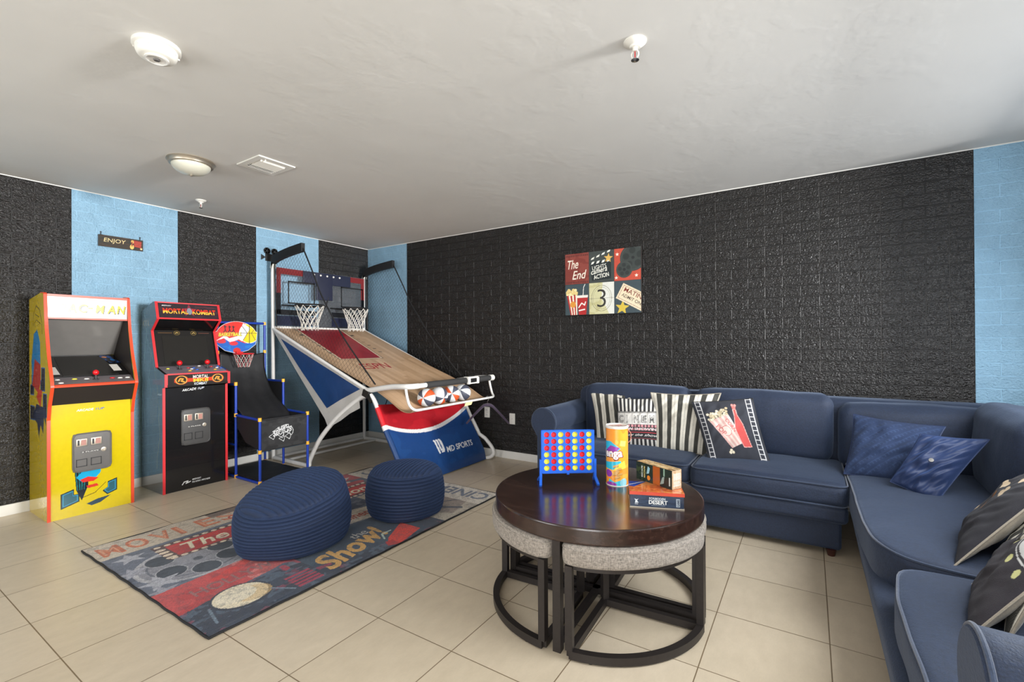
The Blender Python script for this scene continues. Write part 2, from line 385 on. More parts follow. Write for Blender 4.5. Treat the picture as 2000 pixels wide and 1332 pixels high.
# ------------------------------------------------------------------ painted surfaces (patterns as per-vertex colours)
_tc = {}
def glyphs(s, shear, bold):
    k = (s, shear, bold)
    if k in _tc: return _tc[k]
    c = bpy.data.curves.new('t', 'FONT'); c.body = s; c.shear = shear; c.offset = bold; c.resolution_u = 4
    o = bpy.data.objects.new('t', c); COL.objects.link(o); me = bpy.data.meshes.new_from_object(o)
    me.calc_loop_triangles(); V = np.array([v.co[:2] for v in me.vertices]) if len(me.vertices) else np.zeros((0, 2))
    T = np.array([list(t.vertices) for t in me.loop_triangles])
    bpy.data.objects.remove(o); bpy.data.curves.remove(c); bpy.data.meshes.remove(me)
    V = V-V.min(0); _tc[k] = (V, T, V.max(0)); return _tc[k]
class CV:
    def __init__(s, W, H, res, col=(255, 255, 255)):
        s.W, s.H = W, H; s.nx = max(2, int(W/res)); s.ny = max(2, int(H/res)); s.a = np.empty((s.ny, s.nx, 3), np.float32); s.a[:] = S(*col)[:3]
        s.X, s.Y = np.meshgrid((np.arange(s.nx))/(s.nx-1)*W, (np.arange(s.ny))/(s.ny-1)*H)
    def put(s, m, col, al=1.):
        c = np.array(S(*col)[:3], np.float32); s.a[m] = s.a[m]*(1-al)+c*al
    def rect(s, x0, x1, y0, y1, col, al=1): s.put((s.X >= x0) & (s.X <= x1) & (s.Y >= y0) & (s.Y <= y1), col, al)
    def ell(s, cx, cy, rx, ry, col, al=1, ring=None, ang=0):
        c, n = math.cos(ang), math.sin(ang); dx, dy = s.X-cx, s.Y-cy; d = ((dx*c+dy*n)/rx)**2+((-dx*n+dy*c)/ry)**2
        s.put((d <= 1) & (d >= ring**2) if ring else d <= 1, col, al)
    def pmask(s, P):
        m = np.zeros(s.X.shape, bool); n = len(P)
        for i in range(n):
            x0, y0 = P[i]; x1, y1 = P[(i+1) % n]
            if y0 == y1: continue
            c = ((s.Y >= min(y0, y1)) & (s.Y < max(y0, y1))); xi = x0+(s.Y-y0)/(y1-y0)*(x1-x0); m ^= c & (s.X < xi)
        return m
    def poly(s, P, col, al=1): s.put(s.pmask(P), col, al)
    def line(s, P, w, col, al=1, closed=False):
        m = np.zeros(s.X.shape, bool); n = len(P)
        for i in range(n if closed else n-1):
            (x0, y0), (x1, y1) = P[i], P[(i+1) % n]; dx, dy = x1-x0, y1-y0; L = dx*dx+dy*dy+1e-12
            t = np.clip(((s.X-x0)*dx+(s.Y-y0)*dy)/L, 0, 1); m |= np.hypot(s.X-x0-t*dx, s.Y-y0-t*dy) <= w/2
        s.put(m, col, al)
    def star(s, cx, cy, r, col, al=1, ang=0, k=.42):
        s.poly([(cx+(r if i % 2 == 0 else r*k)*math.sin(ang+PI*i/5), cy+(r if i % 2 == 0 else r*k)*math.cos(ang+PI*i/5)) for i in range(10)], col, al)
    def text(s, t, x, y, h, col, w=None, ang=0, shear=0, bold=0, al=1, center=False, rev=False):
        V, T, mx = glyphs(t, shear, bold)
        if not len(T): return
        sy = h/mx[1]; sx = (w/mx[0]) if w else sy
        V = V*np.array([sx, sy])
        if center: V = V-V.max(0)/2
        c, n = math.cos(ang), math.sin(ang); V = np.stack([V[:, 0]*c-V[:, 1]*n+x, V[:, 0]*n+V[:, 1]*c+y], 1)
        fx, fy = (s.nx-1)/s.W, (s.ny-1)/s.H; m = np.zeros(s.X.shape, bool)
        for t3 in T:
            A = V[t3]; x0, x1 = int(max(0, math.floor(A[:, 0].min()*fx))), int(min(s.nx-1, math.ceil(A[:, 0].max()*fx)))
            y0, y1 = int(max(0, math.floor(A[:, 1].min()*fy))), int(min(s.ny-1, math.ceil(A[:, 1].max()*fy)))
            if x1 < x0 or y1 < y0: continue
            X = s.X[y0:y1+1, x0:x1+1]; Y = s.Y[y0:y1+1, x0:x1+1]
            def e(p, q): return (q[0]-p[0])*(Y-p[1])-(q[1]-p[1])*(X-p[0])
            a, b, d = e(A[0], A[1]), e(A[1], A[2]), e(A[2], A[0])
            m[y0:y1+1, x0:x1+1] |= ((a >= -1e-9) & (b >= -1e-9) & (d >= -1e-9)) | ((a <= 1e-9) & (b <= 1e-9) & (d <= 1e-9))
        s.put(m, col, al)
    def speck(s, amt, seed=0, scale=1):
        r = np.random.RandomState(seed).rand(s.ny, s.nx, 1).astype(np.float32); s.a *= (1-amt/2+amt*r)
    def smoothn(s, seed=0, cells=8):
        r = np.random.RandomState(seed).rand(cells+2, cells+2); gx = np.linspace(0, cells, s.nx); gy = np.linspace(0, cells, s.ny)
        ix = gx.astype(int); iy = gy.astype(int); fx = gx-ix; fy = (gy-iy)[:, None]; fx = fx*fx*(3-2*fx); fy = fy*fy*(3-2*fy)
        a = r[iy][:, ix]*(1-fx)+r[iy][:, ix+1]*fx; b = r[iy+1][:, ix]*(1-fx)+r[iy+1][:, ix+1]*fx; return a*(1-fy)+b*fy
    def blotch(s, col, thr, seed, cells=10, al=.6, mask=None):
        n = s.smoothn(seed, cells)*.6+s.smoothn(seed+9, cells*3)*.4; m = n > thr
        if mask is not None: m &= mask
        s.put(m, col, al)

# ================================================================== ROOM
RX, RY = 6.05, -6.0
def wall_strips(name, axis, segs, parent=None):
    mb = MB(); mats = [M['black_brick'][axis], M['blue_brick'][axis]]
    for a, b, k in segs:
        if axis == 'y': mb.box(-.1, .0 if k else .0015, a, b, 0, CEIL, k)
        else: mb.box(a, b, 0 if k else -.0015, .1, 0, CEIL, k)
    return struct(name, mb, mats)
wall_strips('wall_left', 'y', [(-.725, 0, 0), (-1.458, -.725, 1), (-2.172, -1.458, 0), (-2.898, -2.172, 1), (-3.62, -2.898, 0), (-4.34, -3.62, 1), (-5.06, -4.34, 0), (RY, -5.06, 1)])
wall_strips('wall_back', 'x', [(0, .709, 1), (.709, 5.748, 0), (5.748, RX+.1, 1)])
mb = MB(); mb.box(-.1, RX+.1, RY-.1, .1, -.1, 0); struct('floor', mb, 'floor')
mb = MB(); mb.box(-.1, RX+.1, RY-.1, .1, CEIL, CEIL+.1); struct('ceiling', mb, 'ceiling')
# right wall with a window, front wall (behind the camera) with a glazed door and an added opening for fill light
WY0, WY1, WZ0, WZ1 = -3.6, -.25, .95, 2.42
mb = MB(); x0, x1 = RX, RX+.1
mb.box(x0, x1, RY, WY0, 0, CEIL); mb.box(x0, x1, WY1, 0, 0, CEIL); mb.box(x0, x1, WY0, WY1, 0, WZ0); mb.box(x0, x1, WY0, WY1, WZ1, CEIL)
struct('wall_right', mb, 'white_wall')
DX0, DX1 = 4.25, 5.95
mb = MB(); y0, y1 = RY-.1, RY
mb.box(0, .7, y0, y1, 0, CEIL); mb.box(2.8, DX0, y0, y1, 0, CEIL); mb.box(.7, 2.8, y0, y1, 0, .9); mb.box(.7, 2.8, y0, y1, 2.22, CEIL); mb.box(DX1, RX, y0, y1, 0, CEIL); mb.box(DX0, DX1, y0, y1, 2.1, CEIL)
struct('wall_front', mb, 'white_wall')
mb = MB()
for a, b, c, d in ((WY0, WY1, WZ0, WZ0+.04), (WY0, WY1, WZ1-.04, WZ1), (WY0, WY0+.04, WZ0, WZ1), (WY1-.04, WY1, WZ0, WZ1)): mb.box(RX+.01, RX+.06, a, b, c, d)
struct('window_1', mb, 'white_paint')
mb = MB()
for q in ((.7, .75, .9, 2.22), (2.75, 2.8, .9, 2.22), (1.72, 1.77, .9, 2.22), (.7, 2.8, .9, .95), (.7, 2.8, 2.17, 2.22)): mb.box(q[0], q[1], RY-.06, RY-.01, q[2], q[3])
struct('added_window_frame', mb, 'white_paint')  # unseen window frame, added with its opening for the left fill lamp
mb = MB()
for a, b in ((DX0, DX0+.05), (DX1-.05, DX1), ((DX0+DX1)/2-.03, (DX0+DX1)/2+.03)): mb.box(a, b, RY-.06, RY-.01, 0, 2.1)
mb.box(DX0, DX1, RY-.06, RY-.01, 2.05, 2.1)
struct('door_1', mb, 'white_paint')
def baseboard(name, x0, x1, y0, y1):
    mb = MB(); mb.box(x0, x1, y0, y1, 0, .078, bev=.003); struct(name, mb, 'white_paint')
baseboard('baseboard_left', .0015, .0145, RY, -.015); baseboard('baseboard_back', .0015, RX, -.0145, -.0015)
# thin caulk bead where walls meet the ceiling
mb = MB(); mb.box(.0, .007, RY, 0, CEIL-.006, CEIL); mb.box(0, RX, -.007, 0, CEIL-.006, CEIL); struct('trim_1', mb, 'white_paint')

# ---------------- ceiling fittings
def smoke():
    t = thing('smoke_detector', 'round white smoke detector on the ceiling, upper left', 'smoke detector', (2.605, -3.283, CEIL))
    x, y = 2.605, -3.283
    mb = MB(); mb.lathe([(.0, 0), (.083, 0), (.083, -.014), (.078, -.017), (0, -.017)], (x, y, CEIL), 0, 48); obj('mounting_plate', mb, 'white_plastic', t)
    mb = MB(); mb.lathe([(0, -.015), (.072, -.017), (.072, -.03), (.066, -.045), (.055, -.052), (0, -.053)], (x, y, CEIL), 0, 48); obj('housing', mb, 'white_plastic', t)
    mb = MB(); mb.lathe([(.0, -.052), (.042, -.053), (.042, -.058), (.036, -.060), (.030, -.056), (0, -.056)], (x, y, CEIL), 0, 40)
    for k in range(10):
        a = k*PI/5; mb.box(x+.071*math.cos(a)-.002, x+.071*math.cos(a)+.002, y+.071*math.sin(a)-.006, y+.071*math.sin(a)+.006, CEIL-.032, CEIL-.026)
    obj('vent_ring', mb, 'white_paint', t)
    mb = MB(); mb.lathe([(0, -.055), (.012, -.057), (.010, -.061), (0, -.061)], (x, y, CEIL), 0, 20); obj('test_button', mb, 'grey_plastic', t)
smoke()
def lamp():
    x, y = 1.376, -2.64
    t = thing('ceiling_light', 'unlit flush dome ceiling light with brushed metal ring and frosted glass bowl', 'ceiling light', (x, y, CEIL))
    mb = MB(); mb.lathe([(0, 0), (.137, 0), (.139, -.008), (.130, -.015), (.126, -.028), (.116, -.032), (.105, -.030), (0, -.03)], (x, y, CEIL), 0, 56); obj('metal_ring', mb, 'nickel', t)
    mb = MB(); mb.lathe([(.112*math.cos(a), -.029-.062*math.sin(a)) for a in [PI/2*k/12 for k in range(12)]]+[(.002, -.091)], (x, y, CEIL), 0, 56); obj('glass_bowl', mb, 'frost', t)
    mb = MB(); mb.lathe([(0, -.088), (.009, -.090), (.010, -.096), (.005, -.102), (0, -.103)], (x, y, CEIL), 0, 20); obj('finial', mb, 'nickel', t)
lamp()
def sprinkler(x, y, lab, s=1):
    t = thing('fire_sprinkler', lab, 'fire sprinkler', (x, y, CEIL), 'ceiling fire sprinklers')
    mb = MB(); mb.lathe([(0, 0), (.040*s, 0), (.040*s, -.004), (.030*s, -.012*s), (.020*s, -.016*s), (.018*s, -.022*s), (0, -.022*s)], (x, y, CEIL), 0, 32); obj('escutcheon', mb, 'white_plastic', t)
    mb = MB(); mb.tube([(x, y, CEIL-.02*s), (x, y, CEIL-.035*s)], .009*s, 0, 12)
    for sg in (-1, 1): mb.tube(smooth_path([(x+sg*.008*s, y, CEIL-.033*s), (x+sg*.013*s, y, CEIL-.045*s), (x+sg*.008*s, y, CEIL-.058*s), (x, y, CEIL-.064*s)], 4), .0025*s, 0, 8)
    obj('frame', mb, 'white_plastic', t)
    mb = MB(); mb.tube([(x, y, CEIL-.035*s), (x, y, CEIL-.06*s)], .002*s, 0, 8); obj('glass_bulb', mb, 'red_tube', t)
    mb = MB(); mb.lathe([(0, -.063*s), (.014*s, -.064*s), (.014*s, -.066*s), (0, -.067*s)], (x, y, CEIL), 0, 16); obj('deflector', mb, 'chrome', t)
sprinkler(4.262, -2.235, 'white fire sprinkler head on the ceiling above the coffee table side of the room', 1.15)
sprinkler(.50, -2.198, 'small white fire sprinkler head on the ceiling above the arcade machines', 1.0)
def vent():
    x0, x1, y0, y1 = 1.587, 1.862, -2.453, -2.2
    t = thing('ceiling_vent', 'square white metal air vent with louvres on the ceiling beside the dome light', 'air vent', (x0, y0, CEIL))
    mb = MB(); b = .042; z0, z1 = CEIL-.008, CEIL
    for a in ((x0, x1, y0, y0+b), (x0, x1, y1-b, y1), (x0, x0+b, y0+b, y1-b), (x1-b, x1, y0+b, y1-b)): mb.box(*a, z0, z1)
    obj('frame', mb, 'white_plastic', t)
    mb = MB(); mb.box(x0+b, x1-b, y0+b, y1-b, CEIL-.003, CEIL-.001); obj('dark_backing', mb, 'grey_plastic', t)
    for k in range(9):
        xx = x0+b+.012+k*(x1-x0-2*b-.024)/8; mb = MB(); sg = -1 if k < 3 else 1
        mb.obox((xx, (y0+y1)/2, CEIL-.009), (.009, 0, sg*.006), (0, (y1-y0)/2-b, 0), (.0006, 0, .001)); obj('louvre', mb, 'white_plastic', t)
    mb = MB(); mb.tube([(x1-.03, y0+.06, CEIL-.008), (x1-.03, y0+.06, CEIL-.02)], .003, 0, 8); obj('lever', mb, 'white_plastic', t)
vent()
def outlet(x, z, lab, duplex=True):
    t = thing('wall_outlet', lab, 'wall outlet', (x, -.0015, z))
    mb = MB(); mb.box(x-.035, x+.035, -.008, -.0015, z-.057, z+.057, bev=.003); obj('cover_plate', mb, 'white_plastic', t)
    if duplex:
        for s in (-1, 1):
            mb = MB(); mb.box(x-.016, x+.016, -.0105, -.007, z+s*.025-.013, z+s*.025+.013, bev=.002)
            mb2 = MB()
            for q in (-.006, .006): mb2.box(x+q-.001, x+q+.001, -.0112, -.0095, z+s*.025-.004, z+s*.025+.005)
            r = obj('receptacle', mb, 'white_paint', t); obj('slots', mb2, 'dark_plastic', r)
    mb = MB(); mb.lathe([(0, -.0078), (.003, -.0078), (.003, -.0092), (0, -.0094)], (x, 0, z), 0, 12, axis='y')
    obj('screw', mb, 'grey_plastic', t)
outlet(1.906, .465, 'white wall outlet on the black brick wall behind the hanger')
outlet(2.229, .42, 'blank white wall plate on the black brick wall, between hanger and sofa arm', False)

# ---------------- wall decor
def poster():
    W, H = .738, .585
    cv = CV(W, H, .0026, (52, 66, 70)); w, h = W/3, H/2
    # the end
    cv.rect(0, w, h, H, (140, 66, 56)); cv.blotch((116, 44, 36), .5, 3, 6, .6, (cv.X < w) & (cv.Y > h))
    for i in range(14):
        for yy in (h+.01, H-.03): cv.rect(.008+i*.018, .017+i*.018, yy, yy+.018, (92, 40, 36))
    cv.text('The', .03, h+.145, .085, (244, 232, 214), w=.11, ang=.05, shear=.35, bold=.006)
    cv.text('End', .075, h+.045, .08, (244, 232, 214), w=.15, ang=.05, shear=.35, bold=.006)
    # clapper
    cv.rect(w, 2*w, h, H, (62, 68, 66)); cv.poly([(w+.03, h+.02), (2*w-.03, h+.03), (2*w-.03, h+.2), (w+.01, h+.19)], (30, 38, 40))
    for k in range(4):
        x = w+.02+k*.052; cv.poly([(x, h+.172+k*.004), (x+.026, h+.178+k*.004), (x+.036, h+.2+k*.004), (x+.01, h+.195+k*.004)], (240, 238, 226))
        cv.poly([(x+.0, h+.215+k*.018), (x+.028, h+.222+k*.018), (x+.036, h+.242+k*.018), (x+.008, h+.232+k*.018)], (240, 238, 226))
    cv.star(2*w-.055, h+.22, .045, (222, 178, 92), 1, .1)
    cv.text('LIGHTS', w+.035, h+.118, .038, (240, 238, 226), w=.14, ang=.12, bold=.002)
    cv.text('camera', w+.025, h+.075, .034, (240, 238, 226), w=.16, ang=.18, shear=.3, bold=.01)
    cv.text('ACTION', w+.05, h+.03, .04, (240, 238, 226), w=.15, ang=.15, bold=.015)
    # reels
    cv.rect(2*w, W, h, H, (192, 76, 56))
    for cx, cy, r in ((2*w+.175, h+.2, .12), (2*w+.095, h+.1, .075)):
        cv.ell(cx, cy, r, r, (56, 62, 60)); cv.ell(cx, cy, r*.93, r*.93, (68, 74, 70), ring=.92); cv.ell(cx, cy, .014, .014, (34, 38, 38))
        for k in range(5): cv.ell(cx+r*.55*math.cos(k*1.257+.4), cy+r*.55*math.sin(k*1.257+.4), r*.24, r*.24, (42, 48, 46))
    for p in ((2*w+.03, H-.05), (2*w+.02, h+.03), (W-.04, h+.04)): cv.star(*p, .018, (248, 226, 210))
    # popcorn and cup
    cv.rect(0, w, 0, h, (58, 74, 80))
    for k in range(6):
        a, b = k/6, (k+1)/6; c = (178, 44, 36) if k % 2 == 0 else (238, 226, 206)
        cv.poly([(.015+.11*a, .19), (.015+.11*b, .19), (.055+.07*b, .0), (.055+.07*a, .0)], c)
    for k in range(26): cv.ell(.02+RNG.rand()*.1, .19+RNG.rand()*.05*(1), .014, .014, (228, 202, 132) if k % 3 else (242, 224, 170))
    cv.ell(.08, .1, .03, .03, (222, 150, 60))
    cv.poly([(.12, .185), (.235, .185), (.215, 0), (.14, 0)], (176, 40, 40)); cv.poly([(.12, .185), (.235, .185), (.232, .16), (.123, .16)], (238, 230, 218))
    cv.line([(.185, .185), (.19, .26), (.205, .285)], .006, (240, 236, 226)); cv.line([(.14, .07), (.17, .11), (.2, .09), (.21, .12)], .01, (244, 236, 228)); cv.line([(.145, .04), (.2, .05)], .012, (244, 236, 228))
    # countdown
    cv.rect(w, 2*w, 0, h, (206, 202, 158)); cv.poly([(w+w*.55, h), (2*w, h), (2*w, 0), (w+w*.8, 0), (w+w*.5, h*.5)], (222, 222, 212)); cv.blotch((180, 172, 112), .58, 8, 6, .5, (cv.X > w) & (cv.X < 1.5*w) & (cv.Y < h))
    cv.ell(w*1.5, h*.5, .1, .12, (120, 116, 96), ring=.965); cv.ell(w*1.5, h*.5, .085, .102, (140, 136, 116), ring=.97)
    cv.line([(w, h*.5), (2*w, h*.5)], .0026, (130, 126, 108)); cv.text('3', w*1.5, h*.5, .165, (48, 46, 42), w=.085, bold=-.008, center=True)
    # ticket
    cv.rect(2*w, W, 0, h, (60, 74, 80)); cv.star(2*w+.075, .05, .068, (212, 184, 70), 1, .1)
    A = -.5; ca, sa = math.cos(A), math.sin(A); C = (2*w+.16, .145)
    def R(a, b): return (C[0]+a*ca-b*sa, C[1]+a*sa+b*ca)
    cv.poly([R(-.125, -.075), R(.16, -.075), R(.16, .075), R(-.125, .075)], (232, 214, 182)); cv.line([R(-.11, -.06), R(.15, -.06), R(.15, .06), R(-.11, .06)], .003, (120, 50, 40), closed=True)
    cv.text('MATINEE', *R(-.09, .012), .04, (120, 44, 34), w=.24, ang=A, bold=.01); cv.text('ADMIT ONE', *R(-.09, -.035), .03, (70, 54, 44), w=.22, ang=A, bold=.01)
    for gx in (w, 2*w): cv.rect(gx-.002, gx+.002, 0, H, (36, 40, 40))
    cv.rect(0, W, h-.002, h+.002, (36, 40, 40)); cv.speck(.16, 3)
    mb = MB(); x0, z0 = 2.868, 1.478; mb.box(x0, x0+W, -.036, -.003, z0, z0+H, 1)
    mb.art(cv, (x0, -.0368, z0), (W, 0, 0), (0, 0, H), 0)
    single('wall_poster', mb, ['art_canvas', 'metal_dark'], 'six-panel cinema canvas print hanging on the black brick wall', 'poster', (x0+W/2, -.003, z0))
poster()
def enjoy():
    W, H = .30, .094; cv = CV(W, H, .0016, (58, 50, 42)); cv.blotch((46, 52, 48), .5, 1, 6, .6); cv.blotch((80, 58, 46), .6, 4, 9, .5)
    cv.text('ENJOY', .035, .03, .042, (226, 204, 150), w=.145, shear=.1)
    cv.ell(.222, .026, .014, .02, (232, 190, 104)); cv.ell(.226, .07, .011, .014, (224, 170, 90)); cv.rect(.219, .227, .03, .07, (150, 70, 50))
    cv.poly([(.235, .03), (.285, .025), (.29, .08), (.235, .085)], (158, 56, 48))
    for k in range(3): cv.line([(.236, .038+k*.015), (.288, .034+k*.016)], .003, (196, 96, 74))
    cv.ell(.287, .018, .008, .007, (236, 206, 150)); cv.speck(.2, 2)
    y0, z0 = -2.739, 2.022
    t = thing('hanging_sign', 'small dark wooden ENJOY sign on the light blue brick wall', 'sign', (.0, y0+W/2, z0))
    mb = MB(); mb.box(.004, .012, y0, y0+W, z0, z0+H, 1); mb.art(cv, (.0124, y0, z0), (0, W, 0), (0, 0, H), 0); obj('board', mb, ['art_canvas', 'espresso'], t)
    for yy in (y0+.018, y0+W-.02):
        mb = MB(); mb.tube([(.008, yy, z0+H-.006), (.006, yy, z0+H+.022)], .0025, 0, 8); mb.lathe([(0, 0), (.005, 0), (.005, .006), (0, .007)], (.001, yy, z0+H+.022), 0, 12, axis='x'); obj('hanger_peg', mb, 'dark_plastic', t)
enjoy()
def film_ornament():
    t = thing('movie_camera_ornament', 'black metal movie camera silhouette on the blue wall above the basketball game', 'wall ornament', (0, -1.3, 2.09))
    mb = MB()
    for cy in (-1.345, -1.262):
        mb.lathe([(.036, .004), (.036, .008), (.028, .008), (.028, .004)], (0, cy, 2.208), 0, 28, axis='x'); mb.lathe([(.0, .004), (.012, .004), (.012, .008), (0, .008)], (0, cy, 2.208), 0, 14, axis='x')
        for k in range(5):
            a = k*2*PI/5; mb.obox((.006, cy+.02*math.cos(a), 2.208+.02*math.sin(a)), (.0015, 0, 0), (0, .011*math.cos(a), .011*math.sin(a)), (0, -.003*math.sin(a), .003*math.cos(a)))
    obj('film_reels', mb, 'black_label', t)
    mb = MB(); mb.box(.004, .008, -1.362, -1.235, 2.10, 2.178); obj('body', mb, 'black_label', t)
    mb = MB(); mb.prism([(-1.36, 2.138), (-1.408, 2.165), (-1.408, 2.105)], .004, .008, lambda a, b, d: (d, a, b)); obj('lens_hood', mb, 'black_label', t)
film_ornament()

# ================================================================== RUG
def rug():
    W, H = 2.14, 1.52   # u = +y (reading direction), v = -x (up)
    cv = CV(W, H, .0042, (74, 82, 102))
    cv.blotch((94, 104, 124), .5, 1, 14, .6); cv.blotch((50, 62, 84), .55, 2, 9, .7); cv.blotch((128, 132, 144), .66, 5, 20, .5)
    # dark lower band
    m = cv.Y < .30+.03*np.sin(cv.X*6); cv.put(m, (46, 58, 78)); cv.blotch((32, 40, 58), .5, 6, 16, .6, m); cv.blotch((140, 60, 84), .70, 7, 34, .7, m); cv.blotch((84, 102, 122), .66, 17, 30, .6, m)
    # pale top strip with orange title
    m = (cv.Y > 1.24) & (cv.X < .86); cv.put(m, (206, 192, 172)); cv.blotch((190, 174, 154), .55, 11, 8, .5, m)
    for i, ch in enumerate('MOVIES'): cv.text(ch, .035+i*.13, 1.285, .17, (206, 112, 70), w=.105 if ch != 'I' else .03, bold=.025)
    for i, ch in enumerate('MOVIES'): cv.text(ch, .05+i*.13, 1.305, .13, (222, 156, 120), w=.072 if ch != 'I' else .012, bold=-.01)
    cv.rect(.66, 1.05, 1.42, 1.52, (112, 92, 80)); cv.blotch((150, 126, 108), .5, 12, 10, .6, (cv.Y > 1.42) & (cv.X > .66) & (cv.X < 1.05))
    cv.text('Coming Soon', .72, 1.27, .09, (190, 60, 50), w=.55, shear=.2, bold=.02)
    # grey film reel with dark holes
    m = (cv.X < .75) & (cv.Y > .58) & (cv.Y < 1.24); cv.blotch((108, 114, 128), .45, 21, 9, .7, m)
    cv.ell(.32, .84, .29, .26, (140, 140, 148)); cv.ell(.32, .84, .29, .26, (180, 178, 182), ring=.92); cv.ell(.32, .84, .235, .205, (96, 100, 112), ring=.95)
    for cx, cy in ((.185, .965), (.17, .775), (.30, .68), (.45, .745), (.47, .90)): cv.ell(cx, cy, .072, .078, (178, 176, 180)); cv.ell(cx, cy, .066, .072, (38, 48, 62)); cv.blotch((54, 66, 80), .55, int(cx*100), 20, .6, np.hypot((cv.X-cx)/.066, (cv.Y-cy)/.072) < 1)
    cv.ell(.32, .83, .025, .025, (70, 76, 88))
    cv.star(.11, 1.15, .085, (176, 176, 184)); cv.star(.05, .93, .08, (164, 164, 174)); cv.star(.09, .70, .10, (176, 176, 184)); cv.star(.06, .58, .08, (158, 158, 168))
    # long red sign with bulbs
    cv.poly([(.22, .93), (1.80, .95), (1.80, 1.19), (.22, 1.20)], (84, 54, 50)); sg = cv.pmask([(.28, .965), (1.74, .985), (1.74, 1.155), (.28, 1.16)]); cv.put(sg, (200, 38, 34)); cv.blotch((168, 26, 26), .5, 31, 12, .6, sg)
    for k in range(30):
        for yy in (.948, 1.178): cv.ell(.25+k*.052, yy, .018, .014, (232, 212, 186))
    for k in range(4): cv.ell(.245, .97+k*.05, .026, .018, (232, 212, 186))
    cv.text('The Main Attraction', .34, 1.0, .125, (240, 228, 198), w=1.36, shear=.25, bold=.018)
    # red and pink field with ghost letters
    P = [(0, .27), (0, .57), (.45, .60), (.95, .66), (1.0, .45), (.62, .38), (.45, .34), (.12, .30)]; m = cv.pmask(P); cv.put(m, (200, 70, 70)); cv.blotch((222, 132, 126), .45, 41, 7, .85, m & (cv.X > .25)); cv.blotch((176, 40, 42), .55, 42, 16, .6, m)
    cv.poly([(.22, .50), (.46, .60), (.46, .54), (.28, .45)], (216, 52, 42), .85)
    cv.text('HOLLYWOOD', .12, .385, .085, (150, 104, 104), w=.62, bold=.02, al=.85)
    # drum-like disc
    cv.ell(.245, .22, .135, .125, (38, 48, 64)); cv.ell(.245, .225, .12, .11, (236, 222, 192)); cv.ell(.29, .20, .085, .075, (222, 184, 120), .55); cv.ell(.23, .24, .09, .07, (238, 226, 200))
    cv.line([(.10, .22), (.07, .08)], .012, (112, 130, 146)); cv.line([(.36, .16), (.42, .06)], .012, (112, 130, 146))
    for k in range(5): cv.rect(.44, .58, .05+k*.03, .07+k*.03, (186, 48, 76), .75)
    cv.rect(.60, .68, .12, .19, (170, 46, 80), .7); cv.blotch((196, 46, 62), .55, 51, 14, .7, (cv.X > .5) & (cv.X < .85) & (cv.Y < .46) & (cv.Y > .26))
    m = (cv.X > .60) & (cv.X < 1.34) & (cv.Y > .0) & (cv.Y < .48) & (cv.Y > .16-.2*(cv.X-.6)); cv.put(m, (42, 62, 84)); cv.blotch((60, 82, 100), .55, 61, 12, .6, m)
    cv.text('Enjoy', .70, .36, .07, (206, 200, 190), w=.2, ang=.05, shear=.1); cv.text('the', .96, .28, .075, (206, 200, 190), w=.12, ang=.1, shear=.1)
    cv.text('Show!', .64, .055, .19, (214, 164, 88), w=.56, ang=.24, shear=.35, bold=.03)
    # red megaphone
    cv.poly([(1.0, .03), (1.06, .0), (1.30, .06), (1.30, .24), (1.08, .12)], (222, 58, 42)); cv.poly([(1.0, .03), (1.06, .0), (1.08, .08), (1.03, .09)], (186, 34, 32)); cv.line([(1.06, .13), (1.10, .2), (1.17, .2)], .012, (190, 210, 200))
    # ticket and right side
    cv.poly([(1.02, .52), (1.42, .46), (1.50, .66), (1.10, .76)], (216, 204, 186)); cv.text('Cinema', 1.10, .56, .10, (186, 76, 54), w=.3, ang=-.06, bold=.02)
    cv.poly([(1.0, .78), (1.16, .72), (1.2, .88)], (180, 36, 42))
    m = (cv.X > 1.3) & (cv.X < 1.95) & (cv.Y > 1.2); cv.put(m, (74, 78, 96)); cv.blotch((176, 40, 44), .5, 71, 9, .9, m); cv.blotch((220, 206, 190), .68, 72, 14, .8, m)
    m = cv.X > 1.48; m &= cv.Y < .92; cv.put(m, (190, 178, 160)); cv.blotch((168, 156, 142), .5, 81, 8, .6, m)
    cv.poly([(1.5, .30), (1.92, .45), (1.86, .12), (1.62, .05)], (150, 134, 122), .8); cv.line([(1.55, .48), (1.70, .56), (1.75, .40), (1.64, .25), (1.74, .08)], .035, (84, 86, 96)); cv.line([(1.66, .34), (1.96, .14)], .018, (104, 100, 102))
    cv.rect(1.86, 2.14, 0, 1.52, (222, 212, 196)); cv.blotch((200, 188, 172), .62, 83, 12, .6, cv.X > 1.86)
    cv.text('CINEMA CLASSIC', 2.09, .04, .15, (112, 120, 136), w=1.40, ang=PI/2, bold=.02)
    cv.speck(.5, 4); cv.blotch((60, 64, 74), .62, 91, 70, .3); cv.a *= .86
    x0, x1, y0 = 1.24, 2.76, -3.165
    def z(a, b): return .0085+.0022*math.sin(a*31+b*7)*(1 if min(a, b, 1-a, 1-b) < .02 else .15)
    t = thing('area_rug', 'cinema-themed printed rug under the two blue poufs', 'rug', (x0, y0, 0))
    mb = MB(); mb.grid(cv.nx, cv.ny, lambda a, b: (x1-b*(x1-x0), y0+a*W, z(a, b)), 0, True, cv); obj('printed_pile', mb, 'art_rug', t)
    mb = MB(); e = .005
    loop = [(x0, y0), (x0, y0+W), (x1, y0+W), (x1, y0)]; pts = []
    for i in range(4):
        a, b = loop[i], loop[(i+1) % 4]
        for k in range(60):
            q = k/60; wob = .0016*math.sin(k*.9+i); pts.append((a[0]+(b[0]-a[0])*q+(wob if i % 2 == 0 else 0), a[1]+(b[1]-a[1])*q+(wob if i % 2 else 0), .0058))
    mb.tube(pts, .0055, 0, 8, closed=True); obj('black_binding', mb, 'black_cloth', t)
rug()

